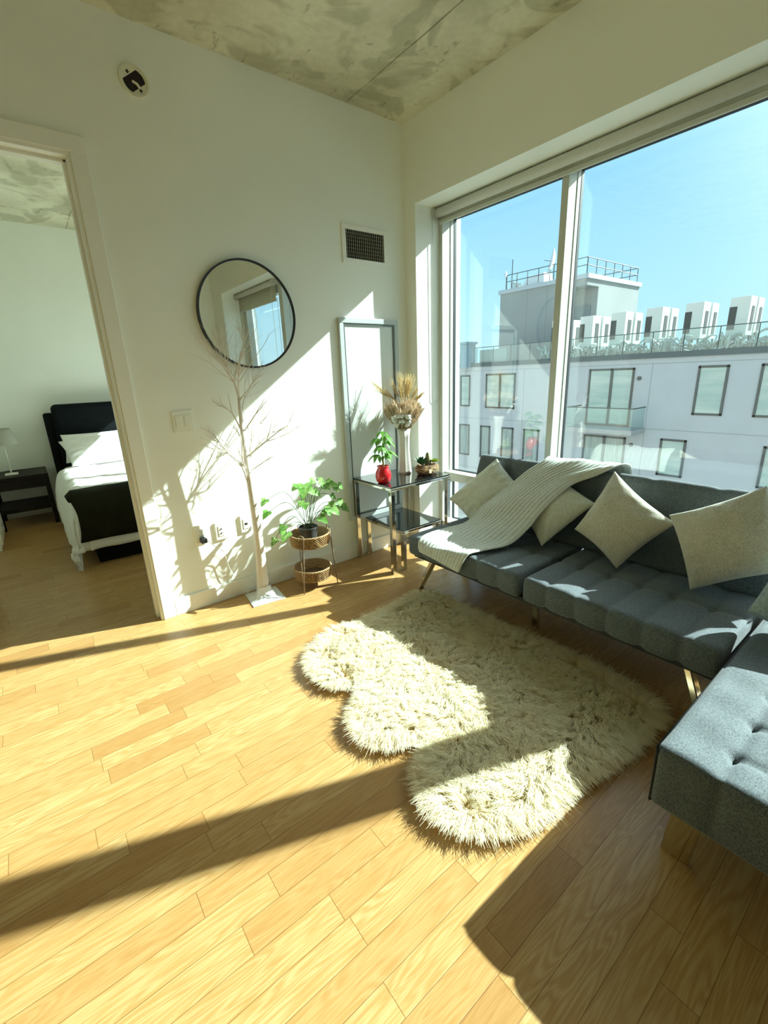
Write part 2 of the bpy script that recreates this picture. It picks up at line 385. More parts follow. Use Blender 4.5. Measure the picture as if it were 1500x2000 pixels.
# operable sash at the far right bay
ya, yb = YE+.045, M2a
sa = MB(); sa.box(.30, .386, ya, ya+.09, .15, 2.49).box(.30, .386, yb-.06, yb, .15, 2.49).box(.30, .386, ya, yb, .15, .25).box(.30, .386, ya, yb, 2.40, 2.49)
sa.build('sash', M_ALU, win, bevel=.003)
MB().box(.386, .412, ya, yb, .511, .594).build('rail_gasket', M_GASK, win)
MB().box(.396, .404, ya+.05, yb-.03, .22, 2.42).build('pane', M_GLASS, win)
w2 = thing('window_2', (.4, 2, .1), kind='structure')
fr = MB(); gk = MB()
for (a_, b_) in ((.75, .80), (1.20, 1.25), (3.30, 3.35)): fr.box(.265, .386, a_, b_, Z0, Z1); gk.box(.386, .412, a_-.006, b_+.006, Z0, Z1)
fr.box(.265, .386, .75, 3.35, Z0, Z0+.05).box(.265, .386, .75, 3.35, Z1-.05, Z1)
fr.build('frame', M_ALU, w2); gk.build('gasket', M_GASK, w2)
MB().box(.396, .404, .80, 1.20, Z0, Z1).build('pane', M_GLASS, w2); MB().box(.396, .404, 1.25, 3.30, Z0, Z1).build('pane', M_GLASS, w2)

# roller blinds
def blind(y0, y1, zb, label):
    t = thing('roller_blind', (.225, (y0+y1)/2, 2.51), label, 'blind', 'roller blinds under the window head')
    q = MB(); n = 40
    q.tube([(.222, y0+.01, 2.503), (.222, y1-.01, 2.503)], .030, 40); q.build('roll', M_BLIND, t, smooth=False).data.polygons.foreach_set('use_smooth', [True]*40+[False]*2)
    m_cl = MATS.get('blind_sheet') or translucent('blind_sheet', (.72, .71, .58), .45)
    MB().box(.2505, .2520, y0+.015, y1-.015, zb+.012, 2.503).build('sheet', m_cl, t)
    MB().box(.243, .258, y0+.012, y1-.012, zb, zb+.026).build('bottom_bar', M_ALU, t, bevel=.004)
    for yy_ in (y0, y1-.012): MB().tube([(.222, yy_, 2.503), (.222, yy_+.012, 2.503)], .040, 24).build('bracket', M_ALU, t)
    ch = MB()
    for dx in (-.038, .038): ch.tube([(.222+dx, y1-.004, 2.50), (.222+dx*.8, y1-.004, 1.2)], .0022, 5)
    ch.tube([(.222-.03, y1-.004, 1.2), (.222, y1-.004, 1.17), (.222+.03, y1-.004, 1.2)], .0022, 5)
    ch.build('chain', M_ALU, t)
def translucent(name, col, tw):
    m = bpy.data.materials.new(name); m.use_nodes = True; MATS[name] = m
    n = m.node_tree.nodes; l = m.node_tree.links; b = n['Principled BSDF']
    b.inputs['Base Color'].default_value = (*col, 1); b.inputs['Roughness'].default_value = .85
    tr = n.new('ShaderNodeBsdfTranslucent'); tr.inputs[0].default_value = (*col, 1); mx = n.new('ShaderNodeMixShader'); mx.inputs[0].default_value = tw
    nz = n.new('ShaderNodeTexNoise'); nz.inputs['Scale'].default_value = 25; tc = n.new('ShaderNodeTexCoord'); l.new(tc.outputs['Object'], nz.inputs['Vector'])
    rp = n.new('ShaderNodeValToRGB'); rp.color_ramp.elements[0].color = (*[c*.85 for c in col], 1); rp.color_ramp.elements[1].color = (*col, 1)
    l.new(nz.outputs['Fac'], rp.inputs[0]); l.new(rp.outputs[0], b.inputs['Base Color']); l.new(rp.outputs[0], tr.inputs[0])
    l.new(b.outputs[0], mx.inputs[1]); l.new(tr.outputs[0], mx.inputs[2]); l.new(mx.outputs[0], n['Material Output'].inputs[0])
    return m
blind(M2b-.01, YJ-.010, 2.436, 'long white roller blind rolled up over the wide window panes')
blind(YE+.03, M2a-.03, 2.30, 'short roller blind part lowered, seen reflected in the round mirror')

# ------------------------------------------------------------------ wall fittings
t = thing('round_mirror', (-1.243, -.02, 1.775), 'round wall mirror with a thin black rim', 'mirror')
rim = MB(); N = 96; prof = [(.2945, -.006), (.2945, -.026), (.3045, -.028), (.3045, 0.0)]
vs = []; 
for (r_, y_) in prof:
    for j in range(N): a = 2*math.pi*j/N; vs.append((-1.243+r_*math.cos(a), y_-.0, 1.775+r_*math.sin(a)))
fs = [(i*N+j, i*N+(j+1) % N, ((i+1) % 4)*N+(j+1) % N, ((i+1) % 4)*N+j) for i in range(4) for j in range(N)]
rim.add(vs, fs); rim.build('rim', M_BLK, t, weld=True)
g = MB(); vs = [(-1.243+.2975*math.cos(2*math.pi*j/N), -.019, 1.775+.2975*math.sin(2*math.pi*j/N)) for j in range(N)] + [(-1.243+.2975*math.cos(2*math.pi*j/N), -.004, 1.775+.2975*math.sin(2*math.pi*j/N)) for j in range(N)]
g.add(vs, [tuple(range(N)), tuple(range(2*N-1, N-1, -1))] + [(j, j+N, (j+1) % N+N, (j+1) % N) for j in range(N)]); g.build('glass', M_MIRROR, t)

# electrical box without its cover, high on the wall
t = thing('ceiling_box', (-1.683, -.01, 2.802), 'round open junction box with dark hole high on the mirror wall', 'electrical box')
t.name = 'junction_box'
def disc_ring(mb, cx, cz, r0_, r1_, y0_, y1_, n=48, mi=0):
    vs = []
    for (r_, y_) in ((r0_, y0_), (r0_, y1_), (r1_, y1_), (r1_, y0_)):
        for j in range(n): a = 2*math.pi*j/n; vs.append((cx+r_*math.cos(a), y_, cz+r_*math.sin(a)))
    mb.add(vs, [(i*n+j, i*n+(j+1) % n, ((i+1) % 4)*n+(j+1) % n, ((i+1) % 4)*n+j) for i in range(4) for j in range(n)], mi)
q = MB(); disc_ring(q, -1.683, 2.802, .058, .066, 0, -.012); disc_ring(q, -1.683, 2.802, .050, .058, 0, -.006); q.build('ring', mat('cream_plastic', (.80, .78, .62), .4), t, smooth=False, weld=True)
q = MB(); n_ = 32
q.add([(-1.683, -.0025, 2.802)] + [(-1.683+.051*math.cos(2*math.pi*j/n_), -.0025, 2.802+.051*math.sin(2*math.pi*j/n_)) for j in range(n_)], [(0, (j+1) % n_+1, j+1) for j in range(n_)])
q.build('dark_recess', mat('dark_brown_recess', (.018, .008, .010), .8), t)
for sgn in (-1, 1):
    q = MB(); aa = []
    cx, cz = -1.683, 2.802
    for j in range(13):
        a = R(90 if sgn > 0 else 270) + R(-55 + 110*j/12) + R(38); aa.append((cx+.051*math.cos(a), -.0045, cz+.051*math.sin(a)))
    q.add(aa + [(v[0], -.001, v[2]) for v in aa], [tuple(range(13)), tuple(range(25, 12, -1))] + [(j, j+13, (j+1) % 13+13, (j+1) % 13) for j in range(13)])
    tb = q.build('mounting_ear', mat('cream_plastic'), t)
    q = MB(); a = R(90 if sgn > 0 else 270)+R(38); px_, pz_ = cx+.040*math.cos(a), cz+.040*math.sin(a)
    q.box(px_-.008, px_+.008, -.0062, -.004, pz_-.0025, pz_+.0025).box(px_-.0025, px_+.0025, -.0062, -.004, pz_-.008, pz_+.008); q.build('screw_slot', M_BLK, tb)
q = MB().tube([(-1.69, -.004, 2.80), (-1.675, -.012, 2.79), (-1.66, -.01, 2.775)], .006, 8); q.build('wire', mat('cream_plastic'), t)

# air vent
t = thing('air_vent', (-.337, -.005, 2.25), 'white air vent with vertical louvres high near the corner', 'vent')
x0, x1, z0, z1 = -.531, -.143, 2.135, 2.372
q = MB(); q.box(x0, x1, -.012, 0, z0, z0+.032).box(x0, x1, -.012, 0, z1-.032, z1).box(x0, x0+.032, -.012, 0, z0+.032, z1-.032).box(x1-.032, x1, -.012, 0, z0+.032, z1-.032); q.build('frame', M_TRIM, t, bevel=.003)
MB().box(x0+.03, x1-.03, -.003, -.0005, z0+.03, z1-.03).build('dark_back', mat('duct_dark', (.010, .010, .008), .9), t)
q = MB()
for i in range(19):
    xx = x0+.044+i*(x1-x0-.088)/18; Mx = Matrix.Translation((xx, -.0062, 0)) @ Matrix.Rotation(R(-28), 4, 'Z'); q.box(-.0015, .0015, -.0048, .0048, z0+.032, z1-.032, M=Mx)
for i in range(7):
    zz = z0+.05+i*(z1-z0-.1)/6; q.box(x0+.032, x1-.032, -.0035, -.0028, zz-.0009, zz+.0009)
q.build('louvres', mat('vent_grey', (.42, .43, .36), .5), t)

# light switch
t = thing('light_switch', (-1.718, -.005, 1.185), 'double rocker light switch plate between door casing and mirror', 'switch')
MB().box(-1.776, -1.660, -.007, 0, 1.124, 1.246).build('plate', M_WHITE, t, bevel=.003)
for i in (0, 1):
    xc = -1.743+i*.050; MB().box(xc-.017, xc+.017, -.011, -.006, 1.152, 1.218).build('rocker', M_WHITE, t, bevel=.0015)
def outlet(xc, zc, label, holes):
    t = thing('wall_outlet', (xc, -.005, zc), label, 'outlet', None)
    MB().box(xc-.037, xc+.037, -.012, 0, zc-.060, zc+.060).build('plate', M_WHITE, t, bevel=.004)
    f = MB().box(xc-.019, xc+.019, -.0155, -.0115, zc-.034, zc+.034).build('face', M_WHITE, t, bevel=.002)
    q = MB()
    if holes == 'power':
        for dz in (.018, -.018):
            q.box(xc-.009, xc-.007, -.0162, -.015, zc+dz-.002, zc+dz+.007).box(xc+.007, xc+.009, -.0162, -.015, zc+dz-.002, zc+dz+.007).box(xc-.002, xc+.002, -.0162, -.015, zc+dz-.010, zc+dz-.006)
    elif holes == 'coax':
        for dz in (.014, -.014): q.tube([(xc, -.015, zc+dz), (xc, -.020, zc+dz)], .0045, 12)
    else: q.box(xc-.010, xc+.010, -.0165, -.015, zc-.008, zc+.006)
    q.build('sockets', M_BLK, f)
outlet(-1.722, .488, 'leftmost wall outlet, with a black plug in it', 'power')
outlet(-1.598, .480, 'middle wall plate with two round jacks, right of the plugged outlet', 'coax')
outlet(-1.432, .490, 'third wall plate, partly behind the white tree trunk', 'jack')
t = thing('power_adapter', (-1.722, -.03, .462), 'black power adapter with white cord plugged into the leftmost outlet', 'adapter')
MB().box(-1.740, -1.704, -.062, -.016, .440, .468).build('adapter_body', M_BLK, t, bevel=.003)
MB().tube(smooth_path([(-1.70, -.055, .452), (-1.66, -.06, .40), (-1.62, -.045, .36), (-1.60, -.03, .30), (-1.58, -.03, .20), (-1.53, -.028, .09), (-1.50, -.03, .03), (-1.49, -.08, .008), (-1.47, -.10, .008)], 6), .0022, 6).build('cord', M_WHITE, t, smooth=True)

# framed panel leaning near the corner
t = thing('framed_panel', (-.34, -.03, .33), 'tall narrow silver framed pale panel leaning on wall behind the side table', 'panel')
x0, x1, z0, z1 = -.607, -.078, .315, 1.788
def FP(x0, x1, z0, z1, ya, yb): return dict(x0=x0, x1=x1, y0=ya, y1=yb, z0=z0, z1=z1)
q = MB(); fwid = .036
q.box(x0, x1, -.026, -.002, z1-fwid, z1).box(x0, x1, -.026, -.002, z0, z0+fwid).box(x0, x0+fwid, -.026, -.002, z0+fwid, z1-fwid).box(x1-fwid, x1, -.026, -.002, z0+fwid, z1-fwid)
q.build('frame', mat('silver_frame', (.52, .57, .55), .35, spec=.6, var=.08, vscale=10), t, bevel=.004)
q = MB(); i0, i1, j0, j1 = x0+fwid, x1-fwid, z0+fwid, z1-fwid; d = .012
q.box(i0, i1, -.021, -.004, j1-d, j1).box(i0, i1, -.021, -.004, j0, j0+d).box(i0, i0+d, -.021, -.004, j0+d, j1-d).box(i1-d, i1, -.021, -.004, j0+d, j1-d)
q.build('inner_lip', mat('dark_silver', (.10, .12, .115), .35, spec=.6), t)
MB().box(i0+d, i1-d, -.014, -.005, j0+d, j1-d).build('panel', mat('pale_board', (.72, .76, .72), .35, var=.02, vscale=2), t)

# ------------------------------------------------------------------ side table
TX0, TX1, TY0, TY1, TZ = -.565, .020, -.480, -.016, .655
t = thing('side_table', ((TX0+TX1)/2, (TY0+TY1)/2, 0), 'two tier black glass side table with chrome legs in the window corner', 'side table')
MB().box(TX0+.004, TX1-.004, TY0+.004, TY1-.004, TZ-.012, TZ).build('glass_top', M_BLKGL, t, bevel=.001)
q = MB(); fz0, fz1 = TZ-.030, TZ-.012
q.box(TX0, TX1, TY0, TY0+.022, fz0, fz1).box(TX0, TX1, TY1-.022, TY1, fz0, fz1).box(TX0, TX0+.022, TY0+.022, TY1-.022, fz0, fz1).box(TX1-.022, TX1, TY0+.022, TY1-.022, fz0, fz1)
q.build('top_frame', M_CHROME, t, bevel=.002)
LZ = .318; LX0, LX1 = TX0+.098, TX1-.098
MB().box(LX0+.003, LX1-.003, TY0+.003, TY1-.003, LZ-.010, LZ).build('glass_shelf', M_BLKGL, t, bevel=.001)
q = MB(); q.box(LX0, LX1, TY0, TY0+.02, LZ-.03, LZ-.01).box(LX0, LX1, TY1-.02, TY1, LZ-.03, LZ-.01).box(LX0, LX0+.02, TY0+.02, TY1-.02, LZ-.03, LZ-.01).box(LX1-.02, LX1, TY0+.02, TY1-.02, LZ-.03, LZ-.01)
q.build('shelf_frame', M_CHROME, t, bevel=.002)
for (xo, xi) in ((TX0, LX0), (TX1, LX1)):
    sg = 1 if xi > xo else -1
    for (ya, yb) in ((TY0, TY0+.030), (TY1-.030, TY1)):
        q = MB(); a, b2 = sorted((xo, xo+sg*.034)); c2, d2 = sorted((xi, xi+sg*.032)); q.box(a, b2, ya, yb, 0, fz0); q.box(c2, d2, ya, yb, 0, LZ-.03)
        e0, e1 = sorted((xo+sg*.034, xi)); q.box(e0, e1, ya, yb, 0, .022); q.build('leg', M_CHROME, t, bevel=.002)

# vase with dried flowers
VX, VY = -.175, -.175
M_VASE = mat('ivory_ceramic', (.74, .70, .63), .3, spec=.5, var=.03, coat=.2)
t = thing('vase', (VX, VY, TZ), 'tall ivory fluted vase on the glass table', 'vase')
prof = [(.0, .0), (.058, .0), (.056, .02), (.046, .12), (.041, .20), (.044, .28), (.055, .345), (.052, .345), (.036, .28), (.033, .2), (.036, .12), (.045, .02), (0, .012)]
MB().lathe(prof, (VX, VY, TZ), 64, mod=lambda a, z: 1-.11*abs(math.cos(3.5*a))).build('vase_body', M_VASE, t, smooth=True)
M_PAMP = mat('dried_grass_tan', (.86, .70, .50), .9, var=.4, vscale=40)
M_WHEAT = mat('wheat_gold', (.72, .52, .22), .8, var=.3, vscale=50)
M_STEM = mat('dried_stem', (.36, .25, .12), .9)
db = thing('dried_bouquet', (VX, VY, TZ+.34), 'dried wheat, tan grass plumes and cotton bolls in the ivory vase', 'dried flowers')
def plume(mb, base, tip, rad, n=70, L=.045):
    base, tip = Vector(base), Vector(tip); ax = (tip-base).normalized()
    for i in range(n):
        s = random.random(); p = base.lerp(tip, s); d = Vector((random.gauss(0, 1), random.gauss(0, 1), random.gauss(0, 1))); d -= ax*d.dot(ax); d.normalize()
        e_ = p + ax*L*(.7+.5*random.random()) + d*rad*(1.1-s*.5); sd_ = ax.cross(d)*.0011
        m_ = p.lerp(e_, .5)+d*rad*.2
        sd_ = sd_*1.15; mb.add([p-sd_, p+sd_, m_+sd_, m_-sd_, e_], [(0, 1, 2, 3), (3, 2, 4)])
pm = MB(); st = MB()
for i in range(110):
    a = random.uniform(0, 2*math.pi); rr = math.sqrt(random.random())
    top = Vector((VX+.150*rr*math.cos(a), VY+.135*rr*math.sin(a), TZ+.540-.07*rr*rr+random.uniform(-.02, .02)))
    bs = Vector((VX+.028*rr*math.cos(a), VY+.028*rr*math.sin(a), TZ+.30)); md = bs.lerp(top, .42)
    st.tube([bs, md], .0013, 4); plume(pm, md, top, .017, 110, .045)
pm.build('grass_plumes', M_PAMP, db); 
wm = MB()
def wheat(mb, stm, base, neck, tip, awn=.085):
    base, neck, tip = Vector(base), Vector(neck), Vector(tip); ax = (tip-neck).normalized(); stm.tube(smooth_path([base, base.lerp(neck, .5)+Vector((0, 0, .01)), neck], 4), .001, 4)
    for i in range(22):
        p = neck.lerp(tip, i/21); sd_ = Vector((math.cos(i*2.4), math.sin(i*2.4), 0)); sd_ = (sd_-ax*sd_.dot(ax)).normalized()
        mb.tube([p, p+ax*.006+sd_*.005, p+ax*.014+sd_*.003], [.0012, .0028, .0006], 5)
        e_ = p+ax*awn*(.8+.4*random.random())+sd_*(.012+.02*random.random()); mb.tube([p+ax*.012+sd_*.003, e_], [.0011, .0004], 3)
for (nx, ny, nz, tx, ty, tz) in ((-.03, -.02, .56, -.07, -.05, .62), (.0, .01, .60, -.01, .02, .68), (.02, -.01, .59, .03, -.02, .68), (.035, .02, .57, .06, .03, .65), (-.015, .0, .60, -.03, .0, .69), (.05, -.02, .55, .09, -.04, .61), (.012, .03, .58, .02, .05, .67), (.045, .0, .58, .07, .0, .66), (-.05, .03, .55, -.09, .05, .60), (-.10, .06, .60, -.16, .10, .66), (-.09, .05, .58, -.15, .065, .62), (.08, -.01, .53, .13, -.02, .57), (-.02, -.03, .58, -.05, -.05, .64), (.01, -.03, .59, .01, -.06, .66), (.03, .0, .60, .045, -.01, .67), (-.035, .01, .58, -.065, .02, .645), (.055, .01, .57, .085, .01, .635), (.095, -.03, .54, .14, -.05, .585), (0, .0, .61, .01, .0, .675)):
    wheat(wm, st, (VX, VY, TZ+.3), (VX+nx, VY+ny, TZ+nz), (VX+tx, VY+ty, TZ+tz))
wm.build('wheat_ears', M_WHEAT, db, smooth=True)
cot = mat('cotton_white', (.86, .84, .84), .95, bump=.4, bscale=90)
husk = mat('cotton_husk', (.06, .035, .02), .8)
for i in range(20):
    a = R(random.uniform(175, 262)); zz = TZ+random.uniform(.355, .455); rr = .052+(zz-TZ-.345)*.78
    cc = Vector((VX+rr*math.cos(a), VY+rr*math.sin(a), zz))
    q = MB()
    for s in range(4):
        an = s*math.pi/2+random.random(); c3 = cc+Vector((math.cos(an)*.006, math.sin(an)*.006, random.uniform(-.004, .006)))
        pr_ = [(0.0115*math.sin(math.pi*k_/6), -.0115*math.cos(math.pi*k_/6)) for k_ in range(7)]
        q.lathe([(max(p_[0], 1e-4), p_[1]) for p_ in pr_], c3, 10)
    bo = q.build('cotton_boll', cot, db, smooth=True)
    q = MB(); dd = (Vector((VX, VY, TZ+.33))-cc).normalized()
    for s in range(5):
        an = s*math.pi*2/5; sd_ = Vector((math.cos(an), math.sin(an), 0)); q.tube([cc+dd*.012, cc+dd*.005+sd_*.012, cc-dd*.008+sd_*.013], [.005, .004, .0008], 5)
    q.build('husk', husk, bo); st.tube([(VX, VY, TZ+.30), cc+dd*.012], .0016, 4)
st.build('stems', M_STEM, db)

# red pot with small money tree
M_LEAF = mat('bright_leaf', (.10, .28, .035), .45, spec=.5, vscale=30, col2=(.20, .42, .08))
M_LEAFD = mat('dark_leaf', (.05, .16, .03), .45, spec=.5, var=.3, vscale=30)
M_SOIL = mat('potting_soil', (.02, .014, .01), .95, bump=.8, bscale=120)
def leaf(mb, base, d, nrm, L, wd, lobed=False, fold=.25, droop=.3):
    base, d = Vector(base), Vector(d).normalized(); nrm = Vector(nrm); sd_ = d.cross(nrm)
    if sd_.length < 1e-4: sd_ = d.cross(Vector((.3, .2, 1)))
    sd_.normalize(); nn = sd_.cross(d).normalized()
    K = 8; mid, lf, rg = [], [], []
    for i in range(K+1):
        s = i/K
        if lobed: prof_ = [0.30, .62, .60, .42, .38, .33, .24, .12, 0][i]; back = -.16 if i == 0 else (-.05 if i == 1 else 0)
        else: prof_ = .5*math.sin(math.pi*min(1, s**.8))**.9 if 0 < s < 1 else 0; back = 0
        c_ = base + d*L*s - nn*droop*L*s*s
        mid.append(c_); lf.append(c_ + d*L*back + sd_*wd*prof_ + nn*fold*wd*prof_); rg.append(c_ + d*L*back - sd_*wd*prof_ + nn*fold*wd*prof_)
    mb.grid([lf, mid, rg])
t = thing('red_vase_plant', (-.50, -.31, TZ), 'small green money tree plant growing in a glossy red pot', 'potted plant')
t.name = 'potted_plant'
PX, PY = -.500, -.318
M_RED = mat('red_glaze', (.62, .012, .02), .16, spec=.6, coat=.5, var=.15)
MB().lathe([(0, 0), (.036, 0), (.050, .012), (.058, .045), (.054, .080), (.041, .103), (.038, .112), (.046, .122), (.043, .123), (.035, .112), (.037, .100), (0, .098)], (PX, PY, TZ), 48).build('pot', M_RED, t, smooth=True)
MB().tube([(PX, PY, TZ+.095), (PX+.004, PY, TZ+.14), (PX-.002, PY, TZ+.19)], [.009, .007, .005], 8).build('trunk', mat('green_trunk', (.20, .22, .08), .7), t, smooth=True)
lm = MB(); sm = MB()
for k_ in range(9):
    a = k_*2.4+.5; zt = TZ+.15+.022*k_; bs = Vector((PX, PY, TZ+.14+.008*k_)); hub = Vector((PX+.042*math.cos(a)*(1-.035*k_), PY+.042*math.sin(a)*(1-.035*k_), zt+.035))
    sm.tube(smooth_path([bs, bs.lerp(hub, .5)+Vector((0, 0, .012)), hub], 4), .0014, 5)
    for s in range(5):
        b_ = a + R(-90+45*s); d_ = Vector((math.cos(b_), math.sin(b_), -.35+.3*math.cos(R(-90+45*s)))); leaf(lm, hub, d_, (0, 0, 1), .074*(1.1-abs(s-2)*.12), .032, fold=.2, droop=.6)
lm.build('leaves', M_LEAF, t, smooth=True); sm.build('stems', mat('green_stem', (.14, .30, .06), .6), t, smooth=True)

# succulent basket
t = thing('succulent_planter', (-.10, -.345, TZ), 'rustic twine wrapped planter of mixed succulents on the glass table', 'planter')
SX, SY = -.088, -.335
M_BARK = mat('twine_bark', (.30, .18, .08), .95, var=.6, vscale=35, bump=.9, bscale=60, col2=(.09, .05, .025))
MB().lathe([(0, 0), (.066, .0), (.080, .018), (.085, .045), (.078, .072), (.066, .074), (.060, .058), (0, .050)], (SX, SY, TZ), 40, mod=lambda a, z: 1+.05*math.sin(7*a)+.03*math.sin(17*a+z*90), sx=1.1, sy=.85).build('basket', M_BARK, t, smooth=True)
q = MB()
for i in range(16):
    a = random.uniform(0, 6.28); pts = []
    for j in range(7):
        pts.append((SX+1.13*.087*math.cos(a+j*.25)*(1+random.uniform(-.02, .08)), SY+.9*.087*math.sin(a+j*.25)*(1+random.uniform(-.02, .08)), TZ+max(.004, .02+.045*random.random())))
    q.tube(smooth_path(pts, 3), .0016, 5)
q.build('twine', mat('pale_twine', (.58, .44, .26), .9), t)
MB().box(SX-.058, SX-.028, SY-.086, SY-.076, TZ+.022, TZ+.05).build('burlap_tag', mat('burlap', (.55, .42, .28), .95), t, bevel=.002)
q = MB().lathe([(1e-4, .05), (.017, .052), (.021, .09), (.019, .13), (.012, .16), (1e-4, .172)], (SX+.0, SY-.01, TZ), 14, mod=lambda a, z: 1+.12*math.cos(7*a)); q.lathe([(1e-4, .05), (.012, .052), (.015, .10), (.011, .145), (1e-4, .155)], (SX+.03, SY+.005, TZ), 12, mod=lambda a, z: 1+.12*math.cos(6*a)); q.build('cactus', mat('cactus_green', (.11, .15, .05), .7, var=.4, vscale=50, col2=(.35, .32, .18)), t, smooth=True)
def rosette(mb, c, r, n, up_=.5):
    for i in range(n):
        a = i*2.4; s = .45+.55*(i/n); d_ = Vector((math.cos(a)*s, math.sin(a)*s, up_*(1.3-s))); leaf(mb, c, d_, (0, 0, 1), r*(.35+.75*s)*1.25, r*.48, fold=.35, droop=-.15)
q = MB(); rosette(q, (SX-.060, SY-.012, TZ+.078), .058, 22, .9); rosette(q, (SX-.035, SY+.03, TZ+.085), .055, 16, 1.2); q.build('spiky_succulent', mat('deep_green_succulent', (.035, .12, .04), .5, var=.3), t, smooth=True)
q = MB(); rosette(q, (SX+.060, SY-.02, TZ+.082), .046, 20); rosette(q, (SX+.035, SY-.04, TZ+.088), .036, 14, .9); q.build('yellow_green_succulent', mat('yellow_green_succulent', (.36, .48, .06), .5, var=.2), t, smooth=True)
MB().lathe([(0, .058), (.064, .058), (.05, .064), (0, .066)], (SX, SY, TZ), 24, sx=1.05, sy=.8).build('soil', M_SOIL, t)

# ------------------------------------------------------------------ white twig tree
TXc, TYc = -1.425, -.150
t = thing('twig_tree', (TXc, TYc, 0), 'tall white bare twig tree standing on a square white plate', 'artificial tree')
M_BIRCH = mat('white_birch_wrap', (.80, .74, .66), .6, var=.12, vscale=18, bump=.3, bscale=70, stretch=(1, 1, .4))
tp = [(-1.425, 0.008), (-1.424, .05), (-1.419, .15), (-1.413, .3), (-1.412, .5), (-1.418, .72), (-1.422, .92), (-1.425, 1.04), (-1.427, 1.14), (-1.424, 1.24), (-1.422, 1.31)]
rad = [.047, .043, .036, .031, .027, .023, .019, .016, .013, .010, .008]
MB().tube([(x, TYc, z) for x, z in tp], rad, 20).build('trunk', M_BIRCH, t, smooth=True)
br = MB()
rnd = random.Random(5)
def twig(p, d, L, r, depth):
    pts = [p]; rs = [r]; q = Vector(p); dd = Vector(d).normalized(); k = 5
    for i in range(k):
        dd = (dd + Vector((rnd.gauss(0, .09), rnd.gauss(0, .09), rnd.gauss(0, .07)+.03))).normalized(); q = q + dd*L/k
        if q.y > -.022: q.y = -.022
        pts.append(q.copy()); rs.append(r*(1-.75*(i+1)/k))
    br.tube(smooth_path(pts, 2), [lerp(r, r*.25, i/10) for i in range(11)], 5)
    if depth > 0:
        for i in range(1, k+1):
            if rnd.random() < .85:
                a = rnd.choice((-1, 1)); ax = Vector((rnd.uniform(-1, 1), rnd.uniform(-1, 1), rnd.uniform(-.3, .3))).normalized()
                nd = (Matrix.Rotation(a*R(rnd.uniform(16, 36)), 3, ax) @ dd).normalized(); nd.z = max(nd.z, .12)
                twig(pts[i], nd, L*rnd.uniform(.40, .62)*(1-.08*i), r*.5*(1-.07*i), depth-1)
def limb(pts, y0=0., y1=0., r=.0065, depth=2, side=.5):
    P = [Vector((x, TYc+lerp(y0, y1, i/(len(pts)-1)), z)) for i, (x, z) in enumerate(pts)]
    n_ = len(smooth_path(P, 3)); br.tube(smooth_path(P, 3), [lerp(r, r*.22, i/(n_-1)) for i in range(n_)], 6)
    for i in range(1, len(P)-1):
        d_ = (P[i+1]-P[i-1]).normalized()
        for s in range(3):
            ax = Vector((0, 1, 0)) if s == 0 else Vector((rnd.uniform(-1, 1), rnd.uniform(-1, 1), .2)).normalized()
            nd = Matrix.Rotation(rnd.choice((-1, 1))*R(rnd.uniform(18, 34)), 3, ax) @ d_
            twig(P[i], nd, (P[-1]-P[i]).length*rnd.uniform(.6, .95), r*.5, depth-1)
limb([(-1.415, .932), (-1.339, 1.017), (-1.25, 1.083), (-1.152, 1.112), (-1.034, 1.193)], 0, -.05)
limb([(-1.415, .932), (-1.367, 1.03), (-1.284, 1.134), (-1.158, 1.241)], 0, .08)
limb([(-1.412, .86), (-1.329, .92), (-1.284, .972)], 0, -.12, .004)
limb([(-1.417, .951), (-1.316, 1.043), (-1.19, 1.144)], 0, -.16)
limb([(-1.435, .887), (-1.502, .963), (-1.563, 1.053), (-1.599, 1.111), (-1.654, 1.152)], 0, .05)
limb([(-1.437, .80), (-1.47, .90), (-1.545, .987), (-1.585, 1.029)], 0, -.10)
limb([(-1.435, .87), (-1.473, .95), (-1.49, 1.08), (-1.50, 1.20)], 0, -.20, .005)
limb([(-1.427, 1.093), (-1.467, 1.214), (-1.507, 1.252), (-1.566, 1.30)], 0, .05, .005)
limb([(-1.422, 1.10), (-1.37, 1.20), (-1.33, 1.30)], 0, -.16, .005)
limb([(-1.422, 1.308), (-1.443, 1.387), (-1.477, 1.464), (-1.487, 1.58), (-1.521, 1.70)], 0, -.04)
limb([(-1.422, 1.308), (-1.42, 1.386), (-1.41, 1.497), (-1.377, 1.605), (-1.368, 1.75)], 0, -.08, .006)
limb([(-1.414, 1.227), (-1.381, 1.296), (-1.336, 1.347), (-1.276, 1.442)], 0, .05, .005)
limb([(-1.425, 1.282), (-1.35, 1.383), (-1.30, 1.50)], 0, -.12, .005)
limb([(-1.434, 1.387), (-1.491, 1.49), (-1.566, 1.62), (-1.60, 1.666)], 0, .06, .004)
limb([(-1.425, 1.30), (-1.44, 1.42), (-1.43, 1.56)], 0, -.16, .004)
br.build('branches', M_BIRCH, t, smooth=True)
Mp = Matrix.Translation((-1.418, -.150, 0)) @ Matrix.Rotation(R(-7), 4, 'Z')
MB().box(-.108, .108, -.108, .108, 0, .006, M=Mp).build('base_plate', mat('white_metal_plate', (.66, .67, .62), .45, var=.1), t, bevel=.001)
q = MB(); K = 64; rows = []
